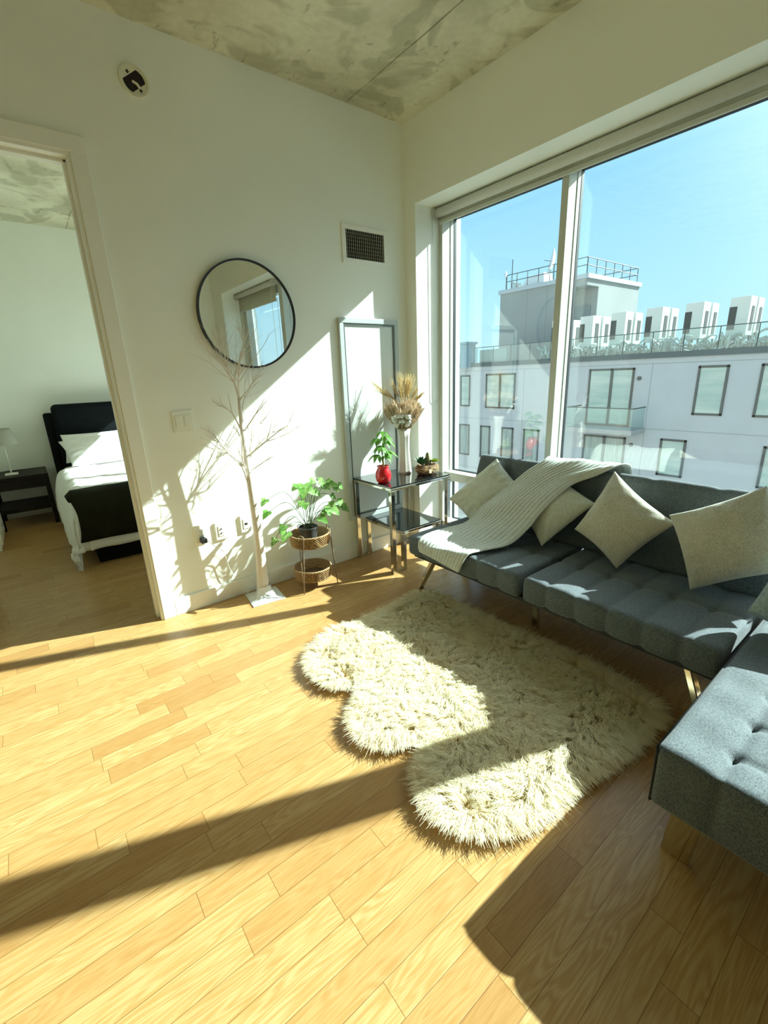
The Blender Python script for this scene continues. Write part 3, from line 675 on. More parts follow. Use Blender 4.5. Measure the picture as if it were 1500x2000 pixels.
for i in range(12):
    s = i/11; rows.append([])
    for j in range(K+1):
        a = 2*math.pi*j/K; sq = 1/max(abs(math.cos(a)), abs(math.sin(a))); cr = noise.noise(Vector((math.cos(a)*5, math.sin(a)*5, s*3)))*.5+noise.noise(Vector((math.cos(a)*14, math.sin(a)*14, s*2)))*.35
        rr = lerp(.045, .104*lerp(1, min(sq, 1.18), .8), s**1.5); rows[-1].append(Mp @ Vector((rr*math.cos(a), rr*math.sin(a), .008 + .082*(1-s)**2.6 + max(-.004, .016*cr)*math.sin(math.pi*min(1, s+.15)))))
q.grid(rows)
q.build('plastic_wrap', mat('crinkled_plastic', (.74, .77, .76), .18, spec=.8, bump=.9, bscale=45), t, smooth=True)

# ------------------------------------------------------------------ woven plant stand + arrowhead plant
CX, CY = -1.072, -.205
t = thing('plant_stand', (CX, CY, 0), 'two tier woven rattan tray plant stand by the wall', 'plant stand')
def rattan(name):
    m = bpy.data.materials.new(name); m.use_nodes = True
    n = m.node_tree.nodes; l = m.node_tree.links; b = n['Principled BSDF']
    tc = n.new('ShaderNodeTexCoord'); wv = n.new('ShaderNodeTexWave'); wv.inputs['Scale'].default_value = 55; wv.inputs['Distortion'].default_value = 6; wv.inputs['Detail'].default_value = 2; wv.bands_direction = 'DIAGONAL'
    l.new(tc.outputs['Object'], wv.inputs['Vector']); nz = n.new('ShaderNodeTexNoise'); nz.inputs['Scale'].default_value = 90; l.new(tc.outputs['Object'], nz.inputs['Vector'])
    f = mathn(n, l, 'MULTIPLY', wv.outputs['Fac'], nz.outputs['Fac']); rp = n.new('ShaderNodeValToRGB'); rp.color_ramp.elements[0].position = .08; rp.color_ramp.elements[1].position = .45
    rp.color_ramp.elements[0].color = (.22, .12, .05, 1); rp.color_ramp.elements[1].color = (.62, .42, .20, 1); l.new(f, rp.inputs[0]); l.new(rp.outputs[0], b.inputs['Base Color']); b.inputs['Roughness'].default_value = .75
    bp = n.new('ShaderNodeBump'); bp.inputs['Strength'].default_value = 1; bp.inputs['Distance'].default_value = .004; l.new(f, bp.inputs['Height']); l.new(bp.outputs[0], b.inputs['Normal'])
    return m
M_RAT = rattan('woven_rattan')
def tray(z0, z1, r, name):
    o = MB(); seg = 110; hz = 9
    rows = []
    for i in range(hz+1):
        s = i/hz; rows.append([])
        for j in range(seg+1):
            a = 2*math.pi*j/seg; wv = .0032*math.sin(j*math.pi)*0 + .003*((1 if (i+j) % 2 else -1)); rr = r*(.93+.07*s)+wv; rows[-1].append((CX+rr*math.cos(a), CY+rr*math.sin(a), lerp(z0, z1, s)))
    o.grid(rows); rows = [[(CX+(r*(.93+.07*(i/3)) - .010)*math.cos(2*math.pi*j/seg), CY+(r*(.93+.07*(i/3)) - .010)*math.sin(2*math.pi*j/seg), lerp(z0+.004, z1, i/3)) for j in range(seg, -1, -1)] for i in range(4)]; o.grid(rows)
    for s in (z0, z1): o.tube([(CX+(r*(.93 if s == z0 else 1.0)-.004)*math.cos(2*math.pi*j/48), CY+(r*(.93 if s == z0 else 1.0)-.004)*math.sin(2*math.pi*j/48), s) for j in range(49)], .0065, 6, caps=False)
    tr_ = o.build(name, M_RAT, t, smooth=False)
    MB().lathe([(0, z0-.002), (r*.93, z0-.002), (r*.93, z0+.004), (0, z0+.004)], (CX, CY, 0), 48).build('tray_floor', mat('tray_brown', (.16, .09, .04), .85, var=.4, vscale=60), tr_)
tray(.312, .385, .139, 'upper_tray'); tray(.070, .138, .132, 'lower_tray')
M_ROD = mat('twine_rod', (.34, .24, .14), .8, var=.5, vscale=160)
for a_, in ((218,), (322,), (90,)):
    a = R(a_); f0 = Vector((CX+.168*math.cos(a), CY+.168*math.sin(a), 0)); q = MB()
    for off in (-.13, .13):
        top = Vector((CX+.140*math.cos(a+off), CY+.140*math.sin(a+off), .40)); q.tube([f0, f0.lerp(top, .5), top], .0032, 8)
    q.tube([Vector((CX+.140*math.cos(a-.13), CY+.140*math.sin(a-.13), .40)), Vector((CX+.143*math.cos(a), CY+.143*math.sin(a), .412)), Vector((CX+.140*math.cos(a+.13), CY+.140*math.sin(a+.13), .40))], .0032, 8)
    q.build('leg', M_ROD, t, smooth=True)
for a_ in (172, 352):
    a = R(a_); q = MB(); q.tube(smooth_path([(CX+.139*math.cos(a-.2), CY+.139*math.sin(a-.2), .38), (CX+.142*math.cos(a-.13), CY+.142*math.sin(a-.13), .418), (CX+.142*math.cos(a+.13), CY+.142*math.sin(a+.13), .418), (CX+.139*math.cos(a+.2), CY+.139*math.sin(a+.2), .38)], 5), .0028, 6)
    q.build('handle', mat('dark_metal', (.08, .09, .10), .4, metal=.8), t, smooth=True)
t = thing('arrowhead_plant', (CX, CY, .318), 'leafy variegated arrowhead plant in a dark pot on the woven stand', 'potted plant')
QX, QY = CX-.004, CY+.002
MB().lathe([(0, .317), (.048, .317), (.062, .418), (.066, .42), (.066, .432), (.061, .432), (.058, .415), (0, .412)], (QX, QY, 0), 36).build('pot', mat('dark_pot', (.055, .05, .045), .6, var=.3), t, smooth=False, bevel=.001)
MB().lathe([(0, .416), (.058, .416), (.04, .42), (0, .421)], (QX, QY, 0), 24).build('soil', M_SOIL, t)
lm = MB(); dk = MB(); sm = MB()
LV = dict(a=(-1.141,.72), big=(-1.086,.702), c=(-1.037,.675), d=(-1.01,.736), e=(-.95,.706), e2=(-.914,.685), f=(-.875,.693), g=(-.839,.657), h=(-.804,.666), i=(-.994,.652), j=(-.809,.527), k=(-.771,.499), k2=(-.866,.603), l=(-.878,.517), m=(-.924,.507), n=(-.961,.46), o=(-1.369,.666), o2=(-1.365,.585), p=(-1.265,.467), q=(-1.252,.409), r=(-1.332,.392), s=(-1.116,.605), t=(-1.087,.585), u=(-1.096,.648))
SZ = dict(a=.075, big=.12, c=.07, d=.06, e=.09, e2=.06, f=.09, g=.06, h=.055, i=.06, j=.10, k=.07, k2=.05, l=.105, m=.075, n=.075, o=.06, o2=.065, p=.065, q=.085, r=.06, s=.05, t=.06, u=.05)
DARK = set('i p o2 k2 m h u n'.split())
for nm, (lx, lz) in LV.items():
    far = abs(lx-QX)
    yy = -.21 + (0.06 if nm in ('g', 'h', 'j', 'k', 'k2') else (-.05 if nm in ('big', 'l', 'n', 'q', 's', 't') else (.03 if nm in ('d', 'e') else 0)))
    # keep the leaf on the same sight line while moving in depth
    P0 = Vector((lx, -.21, lz)); dr = (P0-CAM); P0 = P0 + dr*((yy+.21)/dr.y)
    root = Vector((QX+random.uniform(-.02, .02), QY+random.uniform(-.02, .02), .420))
    hgt = max(P0.z, .47)+.03
    md = root.lerp(P0, .45); md.z = lerp(root.z, hgt, .78) + (.05 if far > .2 else 0)
    sm.tube(smooth_path([root, md, P0+Vector((0, 0, .006))], 6), .0019, 5)
    outv = Vector((P0.x-QX, P0.y-QY, 0)); outv = outv.normalized() if outv.length > .03 else Vector((-.4, -.9, 0))
    d_ = (outv*.8 + Vector((-.25, -.45, -.55 if nm not in ('a', 'd', 'f') else -.1))).normalized()
    L_ = SZ[nm]*.98; leaf(dk if nm in DARK else lm, P0 - d_*L_*.35, d_, (-.35, -.5, .8), L_, SZ[nm]*.78, lobed=True, fold=.18, droop=.25)
M_VAR = mat('variegated_leaf', (.36, .56, .17), .4, spec=.5, vscale=38, col2=(.10, .30, .04))
for nm_ in ('bright_leaf', 'dark_leaf', 'variegated_leaf'):
    mm = MATS[nm_]; n = mm.node_tree.nodes; l = mm.node_tree.links; b = n['Principled BSDF']
    tr = n.new('ShaderNodeBsdfTranslucent'); mx = n.new('ShaderNodeMixShader'); mx.inputs[0].default_value = .35
    src = b.inputs['Base Color'].links[0].from_socket; l.new(src, tr.inputs[0]); l.new(b.outputs[0], mx.inputs[1]); l.new(tr.outputs[0], mx.inputs[2]); l.new(mx.outputs[0], n['Material Output'].inputs[0])
lm.build('leaves', M_VAR, t, smooth=True); dk.build('darker_leaves', M_LEAF, t, smooth=True); sm.build('stems', mat('plant_stem', (.12, .16, .08), .6), t, smooth=True)

# ------------------------------------------------------------------ sofa (main piece)
def seam(v, ys, hs):
    d = min(abs(v-y) for y in ys); t_ = min(1, d/hs); return (1-t_)**4
SY0, SY1, SPL = -2.475, -.74, -1.605
ys = [SPL - .145*k for k in range(-6, 7)]
def seat_disp(p, n):
    f = -.014*seam(p.y, ys, .072)
    if n.z > .3:
        f += -.011*seam(p.x, [-.33], .05) - .016*math.exp(-((p.x+.33)/.03)**2)*seam(p.y, ys, .05)
    f += .0015*noise.noise(p*9)
    return f
t = thing('sofa', (-.35, -1.6, 0), 'charcoal tufted futon sofa with chrome legs under the window', 'sofa')
rbox((-.658, SPL+.004, .272), (.105, SY1, .408), .032, .013, seat_disp).build('seat', M_SOFA, t, smooth=True, weld=True)
rbox((-.658, SY0, .272), (.105, SPL-.004, .408), .032, .013, seat_disp).build('seat', M_SOFA, t, smooth=True, weld=True)
MB_ = Matrix.Translation((-.055, 0, .388)) @ Matrix.Rotation(R(19.5), 4, 'Y')
ysb = [SPL - .29*k for k in range(-3, 4)]
def back_disp(p, n):
    f = -.011*seam(p.y, ysb, .09)
    if n.x < -.3: f += -.010*math.exp(-((p.z-.24)/.03)**2)*seam(p.y, ysb, .06) - .006*seam(p.z, [.24], .05)
    return f + .002*noise.noise(p*7)
rbox((-.055, -2.47, 0), (.055, -.725, .462), .034, .016, back_disp, MB_).build('backrest', M_SOFA, t, smooth=True, weld=True)
MB().box(-.62, .08, SY0+.03, SY1-.03, .252, .275).build('base_frame', M_BLK, t, bevel=.004)
MB().box(.06, .10, SY0+.02, SY1-.02, .13, .252).build('sun_block_rail', M_BLK, t, bevel=.004)  # unseen rail, added to stop sun reaching the floor under the seat
q = MB()
for y_ in (SY0+.006, SY1-.006): pass
def slab_leg(par, top, bot, wx, wy, m=M_CHROME):
    top, bot = Vector(top), Vector(bot); q = MB()
    vs = [(c.x+sx*wx/2, c.y+sy*wy/2, c.z) for c in (bot, top) for sx, sy in ((-1, -1), (1, -1), (1, 1), (-1, 1))]
    q.add(vs, [(0, 3, 2, 1), (4, 5, 6, 7), (0, 1, 5, 4), (1, 2, 6, 5), (2, 3, 7, 6), (3, 0, 4, 7)]); return q.build('leg', m, par, bevel=.004)
for (tx_, ty_, bx_, by_) in ((-.50, -.86, -.56, -.755), (-.50, -2.31, -.56, -2.43), (-.17, -.86, -.13, -.77), (-.17, -2.31, -.13, -2.43)):
    slab_leg(t, (tx_, ty_, .255), (bx_, by_, 0), .045, .030)
for x_ in (-.44, -.20): slab_leg(t, (x_, -1.575, .255), (x_, -1.575, 0), .035, .035)

# ------------------------------------------------------------------ chaise
KX0, KX1, KY0, KY1 = -1.278, -.60, -3.20, -2.487
rows_y = [-2.637 - .165*k for k in range(4)]; cols_x = [-1.154 + .168*k for k in range(9)]
def chaise_disp(p, n):
    f = -.012*seam(p.y, rows_y, .06)*(1 if n.z > -.2 else 0)
    if n.z > .3:
        inn = min(1, max(0, (-2.60-p.y)/.06)); f += -.012*seam(p.x, cols_x, .06)*inn - .020*math.exp(-(min(abs(p.x-c_) for c_ in cols_x)/.02)**2)*seam(p.y, rows_y, .035)
        f += .006*math.exp(-((p.y+2.56)/.05)**2)*math.cos((p.x+1.154)/.168*2*math.pi+math.pi)*.5
    return f + .0015*noise.noise(p*9)
t = thing('chaise', (-.75, -2.85, 0), 'grey tufted chaise section with flat chrome leg, nearest the camera', 'sofa')
rbox((KX0, KY0, .205), (-.12, KY1, .405), .028, .011, chaise_disp).build('seat', M_SOFA, t, smooth=True, weld=True)
q = MB()
q.tube([(KX0+.008, KY1-.008, .215), (KX0+.008, KY1-.008, .39)], .0045, 8); q.tube([(KX0+.01, KY1-.004, .392), (-.14, KY1-.004, .392)], .0042, 8)
q.build('piping', M_PIPE, t, smooth=True)
MB().box(KX0+.04, -.16, KY0+.03, KY1-.03, .188, .21).build('base_frame', M_BLK, t, bevel=.004)
slab_leg(t, (-1.235, -2.582, .206), (-1.196, -2.560, 0), .016, .075)
slab_leg(t, (-1.235, -3.10, .206), (-1.196, -3.12, 0), .016, .075)
slab_leg(t, (-.20, -2.60, .206), (-.16, -2.56, 0), .016, .075); slab_leg(t, (-.20, -3.10, .206), (-.16, -3.12, 0), .016, .075)

# ------------------------------------------------------------------ cushions
def cushion(name, m, L, T_, R_, B, thick, label, group=None, pinch=.06, seedv=0, cat='pillow', wr=.009, puff=.45, off=0.):
    """corners in order left, top, right, bottom (world)"""
    L, T_, R_, B = map(Vector, (L, T_, R_, B)); nn = (T_-B).cross(R_-L).normalized()
    if nn.dot(CAM-(L+R_)/2) < 0: nn = -nn
    cen = (L+T_+R_+B)/4; N_ = 40; mb = MB()
    for sg in (1, -1):
        P = []
        for i in range(N_+1):
            u = 2*i/N_-1; u = math.copysign(1-(1-abs(u))**1.35, u); row = []
            for j in range(N_+1):
                v = 2*j/N_-1; v = math.copysign(1-(1-abs(v))**1.35, v)
                # bilinear: u along L->T side / B->R side ; v across
                a = L.lerp(T_, (u+1)/2); b = B.lerp(R_, (u+1)/2); p = a.lerp(b, (v+1)/2)
                e_ = 1 - pinch*((1-u*u)*abs(v)**3 + (1-v*v)*abs(u)**3)
                p = cen + (p-cen)*e_
                bul = max(0, (1-u*u))**puff*max(0, (1-v*v))**puff
                w_ = wr*(noise.noise(p*9+Vector((seedv, 0, 0)))+.6*noise.noise(p*22+Vector((seedv, 3, 0)))) * min(1, 3*(1-max(abs(u), abs(v)))+.15)
                rad_ = wr*1.6*math.sin(14*math.atan2(v, u)+seedv)*max(0, max(abs(u), abs(v))-.55)*(1-max(abs(u), abs(v)))*4
                p = p + nn*(sg*(thick/2*bul) + off + (w_+rad_)*(1 if sg > 0 else -1)*(bul > 0))
                row.append(p)
            P.append(row if sg > 0 else row[::-1])
        mb.grid(P)
    o = mb.build(name, m, None, smooth=True, weld=True, org=tuple(cen)); tag(o, label, cat, group); return o
G = 'throw pillows on the sofa'
cushion('throw_pillow', M_PIL2, (-.165, -.650, .525), (.01, -.925, .825), (-.03, -1.20, .64), (-.25, -.95, .425), .12, 'pale pillow at the left end of the sofa, left of the draped blanket', G, seedv=1, off=.01)
cushion('throw_pillow', M_PIL2, (-.165, -1.25, .562), (.02, -1.32, .805), (-.08, -1.67, .675), (-.276, -1.482, .425), .11, 'pale pillow half covered by the draped blanket', G, seedv=2, off=.01, wr=.009)
cushion('throw_pillow', M_PIL, (-.19, -1.618, .545), (-.035, -1.728, .862), (-.125, -2.085, .672), (-.255, -1.892, .418), .15, 'beige pillow standing on its corner in the middle of the sofa', G, seedv=3, off=.0, pinch=.09)
cushion('throw_pillow', M_PIL, (-.15, -2.055, .715), (-.085, -2.375, .898), (-.17, -2.55, .60), (-.25, -2.217, .418), .16, 'large beige pillow at the right end of the sofa', G, seedv=5, pinch=.07)
M_TEAL = mat('knobbly_teal', (.34, .43, .43), .9, var=.3, vscale=60, bump=1.0, bscale=75)
cushion('throw_pillow', M_TEAL, (-.47, -2.47, .50), (-.28, -2.50, .66), (-.16, -2.90, .62), (-.40, -2.88, .43), .20, 'knobbly teal grey cushion at the corner of the chaise', G, seedv=7, pinch=.02, puff=.35)

# ------------------------------------------------------------------ blanket
Lp = [(.175, -1.25, .74), (.145, -1.255, .83), (.085, -1.26, .862), (.02, -1.262, .845), (-.05, -1.19, .775), (-.13, -1.11, .675), (-.24, -1.02, .565), (-.33, -.96, .462), (-.44, -.875, .422), (-.56, -.868, .420), (-.655, -.878, .410), (-.688, -.895, .378), (-.690, -.905, .345)]
Rp = [(.175, -1.73, .75), (.145, -1.735, .842), (.085, -1.735, .868), (.02, -1.68, .835), (-.04, -1.569, .786), (-.09, -1.515, .748), (-.17, -1.465, .672), (-.24, -1.43, .595), (-.31, -1.405, .518), (-.41, -1.36, .440), (-.56, -1.29, .422), (-.655, -1.262, .412), (-.700, -1.236, .315)]
La, Ra = smooth_path(Lp, 8), smooth_path(Rp, 8); n_ = len(La); P = []
Wn = 90
for i in range(n_):
    row = []
    tt = i/(n_-1)
    for j in range(Wn+1):
        s = j/Wn; p = La[i].lerp(Ra[i], s)
        tang = (La[min(i+1, n_-1)].lerp(Ra[min(i+1, n_-1)], s)-La[max(i-1, 0)].lerp(Ra[max(i-1, 0)], s)).normalized(); ac = (Ra[i]-La[i]).normalized(); nn = ac.cross(tang).normalized()
        if nn.z < 0 and abs(nn.z) > .2: nn = -nn
        elif abs(nn.z) <= .2 and nn.x > 0 and tt > .5: nn = -nn
        sag = math.sin(math.pi*s)*.020*math.sin(math.pi*min(1, max(0, (tt-.12)/.5)))
        fold = .0020*math.sin(s*2*math.pi*15+.8*math.sin(tt*5)) + .012*noise.noise(Vector((s*4, tt*3, 1)))*(1 if .1 < tt < .9 else .4)
        if .13 < tt < .36: fold += .022*max(0, math.sin((s*3.2+tt*6)*math.pi))*math.sin(math.pi*(tt-.13)/.23)*s
        row.append(p + nn*(sag*.6 + fold + .006))
    P.append(row)
o = MB().grid(P).build('blanket', weave_mat('grey_knit', (.50, .52, .47), (.64, .67, .62), 900), None, smooth=True, org=(-.35, -1.25, .5))
sl = o.modifiers.new('thickness', 'SOLIDIFY'); sl.thickness = .006; sl.offset = 0
tag(o, 'pale grey ribbed blanket draped over the sofa back and seat', 'blanket')

# ------------------------------------------------------------------ sheepskin rug
RUG = [(-.63,-.84),(-.85,-.885),(-1.01,-.88),(-1.12,-.90),(-1.20,-.90),(-1.32,-.86),(-1.43,-.91),(-1.53,-.98),(-1.58,-1.06),(-1.59,-1.17),(-1.575,-1.25),(-1.51,-1.31),(-1.46,-1.345),(-1.52,-1.41),(-1.60,-1.47),(-1.64,-1.54),(-1.65,-1.61),(-1.63,-1.67),(-1.57,-1.72),(-1.51,-1.75),(-1.45,-1.785),(-1.52,-1.83),(-1.60,-1.88),(-1.64,-1.94),(-1.655,-2.01),(-1.64,-2.08),(-1.61,-2.14),(-1.56,-2.18),(-1.49,-2.22),(-1.42,-2.24),(-1.33,-2.25),(-1.23,-2.25),(-1.09,-2.275),(-.96,-2.30),(-.86,-2.30),(-.74,-2.31),(-.62,-2.29),(-.585,-2.20),(-.555,-2.02),(-.555,-1.81),(-.575,-1.59),(-.59,-1.38),(-.59,-1.11),(-.60,-.92)]
RP = np.array([tuple(p)[:2] for p in smooth_path([(x, y, 0) for x, y in RUG], 4)])
def inside_dist(P):
    """signed distance (positive inside) and outward direction for points P (n,2)"""
    A = RP; B = np.roll(RP, -1, axis=0); d2 = np.full(len(P), 1e9); near = np.zeros_like(P); ins = np.zeros(len(P), bool)
    for a, b in zip(A, B):
        ab = b-a; L2 = ab@ab
        if L2 < 1e-12: continue
        tt = np.clip(((P-a)@ab)/L2, 0, 1); q = a+tt[:, None]*ab; dd = ((P-q)**2).sum(1); m = dd < d2; d2[m] = dd[m]; near[m] = q[m]
        c = (a[1] > P[:, 1]) != (b[1] > P[:, 1])
        with np.errstate(divide='ignore', invalid='ignore'): xi = (b[0]-a[0])*(P[:, 1]-a[1])/(b[1]-a[1]+1e-15)+a[0]
        ins ^= c & (P[:, 0] < xi)
    d = np.sqrt(d2); out = (near-P)/np.maximum(d, 1e-6)[:, None]; return np.where(ins, d, -d), out
rugt = thing('sheepskin_rug', (-1.1, -1.6, 0), 'cream sheepskin rug with three rounded lobes on the floor', 'rug')
NS = 230000
pts = np.empty((0, 2))
while len(pts) < NS:
    c = NR.uniform((-1.72, -2.36), (-.5, -.80), (NS, 2)); d, _ = inside_dist(c); pts = np.vstack([pts, c[d > .006]])
pts = pts[:NS]; d, outv = inside_dist(pts)
# clump centres
NCL = 13000
cl = NR.uniform((-1.72, -2.36), (-.5, -.80), (NCL, 2)); cl = cl[inside_dist(cl)[0] > .004]; NCL = len(cl)
cell = {}
for i, (x, y) in enumerate(cl): cell.setdefault((int(x/.03)-0, int(y/.03)), []).append(i)
idx = np.zeros(NS, int)
keys = np.stack([(pts[:, 0]/.03).astype(int), (pts[:, 1]/.03).astype(int)], 1)
for i in range(NS):
    kx, ky = keys[i]; best = 1e9; bi = 0
    for ax in (-1, 0, 1):
        for ay in (-1, 0, 1):
            for j in cell.get((kx+ax, ky+ay), ()):
                q = (cl[j, 0]-pts[i, 0])**2+(cl[j, 1]-pts[i, 1])**2
                if q < best: best = q; bi = j
    idx[i] = bi
cd_, cout = inside_dist(cl)
ang = np.array([noise.noise(Vector((x*5, y*5, .3)))*3.2 + noise.noise(Vector((x*14, y*14, 2.3)))*1.6 for x, y in cl]) + math.pi + NR.normal(0, .35, NCL)
base = np.stack([np.cos(ang), np.sin(ang)], 1)
wgt = np.clip(1-cd_/.11, 0, 1)[:, None]
cdir = base*(1-wgt) + cout*wgt*1.3; cdir /= np.linalg.norm(cdir, axis=1)[:, None]
clen = NR.uniform(.058, .088, NCL)
L_ = clen[idx]*NR.uniform(.8, 1.1, NS); D2 = cdir[idx] + NR.normal(0, .16, (NS, 2))
pull = (cl[idx]-pts)
FREE = NR.random(NS) < .35; pull = pull*np.where(FREE, .15, 1.0)[:, None]; L_ = L_*np.where(FREE, .8, 1.0)
lean = .55 + .35*wgt[idx][:, 0] + NR.uniform(-.12, .12, NS)
K = 5
side = np.stack([-D2[:, 1], D2[:, 0]], 1); side /= np.linalg.norm(side, axis=1)[:, None]
wd = NR.uniform(.0011, .0020, NS)
V = np.zeros((NS, 2*K, 3), np.float32)
curl = NR.uniform(-.012, .012, NS)
for k_ in range(K):
    s = k_/(K-1)
    hx = L_*lean*(s**1.5)*.85; hz = L_*(1-.45*lean)*math.sin(s*math.pi*.62)*.72 + .008
    px = pts + D2*hx[:, None] + pull*(s**1.2*.50) + side*(curl*math.sin(s*5))[:, None]
    wk = wd*(1-.75*s)
    zz = hz*np.where(d < .03, .9, 1.0)
    V[:, 2*k_, :2] = px-side*wk[:, None]; V[:, 2*k_+1, :2] = px+side*wk[:, None]; V[:, 2*k_, 2] = zz; V[:, 2*k_+1, 2] = zz
ofs = (np.arange(NS)*2*K)[:, None, None]; quad = np.array([[2*k_, 2*k_+1, 2*k_+3, 2*k_+2] for k_ in range(K-1)])[None]
Fq = (ofs+quad).reshape(-1, 4)
me = bpy.data.meshes.new('fleece'); nv, nf = NS*2*K, len(Fq)
me.vertices.add(nv); me.vertices.foreach_set('co', V.reshape(-1)); me.loops.add(nf*4); me.loops.foreach_set('vertex_index', Fq.reshape(-1).astype(np.int32))
me.polygons.add(nf); me.polygons.foreach_set('loop_start', (np.arange(nf)*4).astype(np.int32)); me.update(calc_edges=True)
def wool():
    m = bpy.data.materials.new('cream_wool'); m.use_nodes = True; n = m.node_tree.nodes; l = m.node_tree.links; b = n['Principled BSDF']
    tc = n.new('ShaderNodeTexCoord'); nz = n.new('ShaderNodeTexNoise'); nz.inputs['Scale'].default_value = 7; nz.inputs['Detail'].default_value = 4; l.new(tc.outputs['Object'], nz.inputs['Vector'])
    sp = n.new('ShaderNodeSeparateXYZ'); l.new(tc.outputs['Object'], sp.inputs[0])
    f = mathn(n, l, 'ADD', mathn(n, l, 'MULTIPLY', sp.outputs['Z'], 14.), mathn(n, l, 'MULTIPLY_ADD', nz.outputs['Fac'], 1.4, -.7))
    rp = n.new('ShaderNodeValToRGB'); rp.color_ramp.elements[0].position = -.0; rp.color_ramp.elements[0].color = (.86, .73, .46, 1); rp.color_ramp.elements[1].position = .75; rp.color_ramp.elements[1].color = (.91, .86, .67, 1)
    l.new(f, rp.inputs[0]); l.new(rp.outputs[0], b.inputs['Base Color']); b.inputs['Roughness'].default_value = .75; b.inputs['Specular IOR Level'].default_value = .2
    tr = n.new('ShaderNodeBsdfTranslucent'); l.new(rp.outputs[0], tr.inputs[0]); mx = n.new('ShaderNodeMixShader'); mx.inputs[0].default_value = .4
    l.new(b.outputs[0], mx.inputs[1]); l.new(tr.outputs[0], mx.inputs[2]); l.new(mx.outputs[0], n['Material Output'].inputs[0]); return m
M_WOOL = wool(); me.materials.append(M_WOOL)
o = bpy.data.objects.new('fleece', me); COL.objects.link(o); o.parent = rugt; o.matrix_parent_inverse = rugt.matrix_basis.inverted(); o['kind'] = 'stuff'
q = MB(); c0 = RP.mean(0); n_ = len(RP)
ins_ = [(c0[0]+(p[0]-c0[0])*.985, c0[1]+(p[1]-c0[1])*.985) for p in RP]
q.add([(x, y, .004) for x, y in ins_]+[(x, y, .018) for x, y in ins_], [tuple(range(n_-1, -1, -1)), tuple(range(n_, 2*n_))]+[(i, (i+1) % n_, (i+1) % n_+n_, i+n_) for i in range(n_)])
q.build('hide', M_WOOL, rugt)

# ------------------------------------------------------------------ bedroom
t = thing('bed', (-1.5, 2.4, 0), 'black upholstered bed with padded headboard, seen through the doorway', 'bed')
M_BLKF = mat('black_upholstery', (.005, .008, .009), .7, spec=.12, var=.3, vscale=30, bump=.2, bscale=300)
BX0, BX1 = -2.215, -.72
rbox((-2.275, 3.47, .0), (BX1+.04, 3.56, 1.135), .03, .12).build('headboard', M_BLKF, t, smooth=True, weld=True)
def hb(p, n): return (-.012*seam(p.z, [.98], .05) if n.y < -.3 else 0)
rbox((-2.195, 3.35, .50), (BX1, 3.47, 1.225), .055, .03, hb).build('headboard_pad', M_BLKF, t, smooth=True, weld=True)
rbox((BX0+.02, 1.36, .0), (BX1, 3.47, .30), .012, .1).build('platform', M_BLKF, t, smooth=True, weld=True)
for x_ in (BX0+.12, BX1-.12):
    pass
rbox((BX0+.01, 1.40, .30), (BX1-.01, 3.40, .50), .06, .08).build('mattress', M_WHITE, t, smooth=True, weld=True)
M_BED = mat('white_bedding', (.86, .87, .84), .85, var=.03, bump=.35, bscale=28)
def duv(p, n): return .022*noise.noise(Vector((p.x*4, p.y*3, p.z*5)))+.010*noise.noise(p*13)
MD = MB(); P = []
xs = [(-2.335, .10), (-2.345, .22), (-2.335, .35), (-2.315, .46), (-2.285, .535), (-2.235, .575), (-2.15, .590), (-1.9, .592), (-1.6, .592), (-1.3, .592), (-1.0, .592), (-.80, .585), (-.70, .53), (-.66, .40), (-.65, .2)]
pr_ = smooth_path([(x, 0, z) for x, z in xs], 5)
for j in range(80):
    y_ = lerp(1.30, 2.98, j/79); row = []
    for i, p in enumerate(pr_):
        f = max(0, (1.42-y_)/.12); hang = max(0, 1-abs(i-0)/22)
        wv = .020*math.sin(y_*26+1.5*math.sin(y_*7))*hang
        z_ = p.z - (.16 if f > 0 else 0)*f**2*.6
        if i < 3: z_ += .030*math.sin(y_*37)
        pp = Vector((p.x-wv*1.0, y_, z_)); pp.z += .012*noise.noise(Vector((p.x*6, y_*6, 0)))+.008*noise.noise(Vector((p.x*17, y_*14, 3))); pp.x += .016*noise.noise(Vector((p.z*14, y_*11, 3)))*hang; row.append(pp)
    P.append(row)
end = []
for k_ in range(12):
    s = k_/11; end.append([Vector((p.x*(1)+.015*math.sin(i*.9)*s, 1.30-.03*math.sin(s*2)+.012*math.sin(i*.8+s*3), lerp(p.z, max(.15, min(p.z, .15)), s) if p.z > .15 else p.z*.98)) for i, p in enumerate(P[0])])
MD.grid(end[::-1][:-1] + P)
o = MD.build('duvet', M_BED, None, smooth=True, org=(-1.5, 2.2, .5)); sl = o.modifiers.new('thickness', 'SOLIDIFY'); sl.thickness = .02; sl.offset = -1
tag(o, 'white ruffled duvet covering the bed', 'duvet')
o = MB(); P = []
pth = smooth_path([(0, 1.272, .235), (0, 1.262, .33), (0, 1.255, .46), (0, 1.268, .54), (0, 1.31, .598), (0, 1.39, .612), (0, 1.47, .602)], 6)
for i, p in enumerate(pth):
    row = []
    for j in range(70):
        x_ = lerp(-2.295, -.68, j/69); s = i/(len(pth)-1)
        xx = x_ + (.02*math.sin(s*6) if j == 0 else 0); row.append(Vector((xx + (.05*(1-s) if j < 3 else 0)*0, p.y-.012+.010*noise.noise(Vector((x_*5, s*3, 4))), p.z+.012*noise.noise(Vector((x_*4, s*5, 1)))-(.03 if j == 0 and s > .6 else 0))))
    P.append(row)
o = MB().grid(P).build('bed_throw', mat('dark_olive_velvet', (.018, .018, .009), .8, spec=.1, var=.3, vscale=9, bump=.3, bscale=30), None, smooth=True, org=(-1.5, 1.35, .5)); sl = o.modifiers.new('thickness', 'SOLIDIFY'); sl.thickness = .018; sl.offset = 1
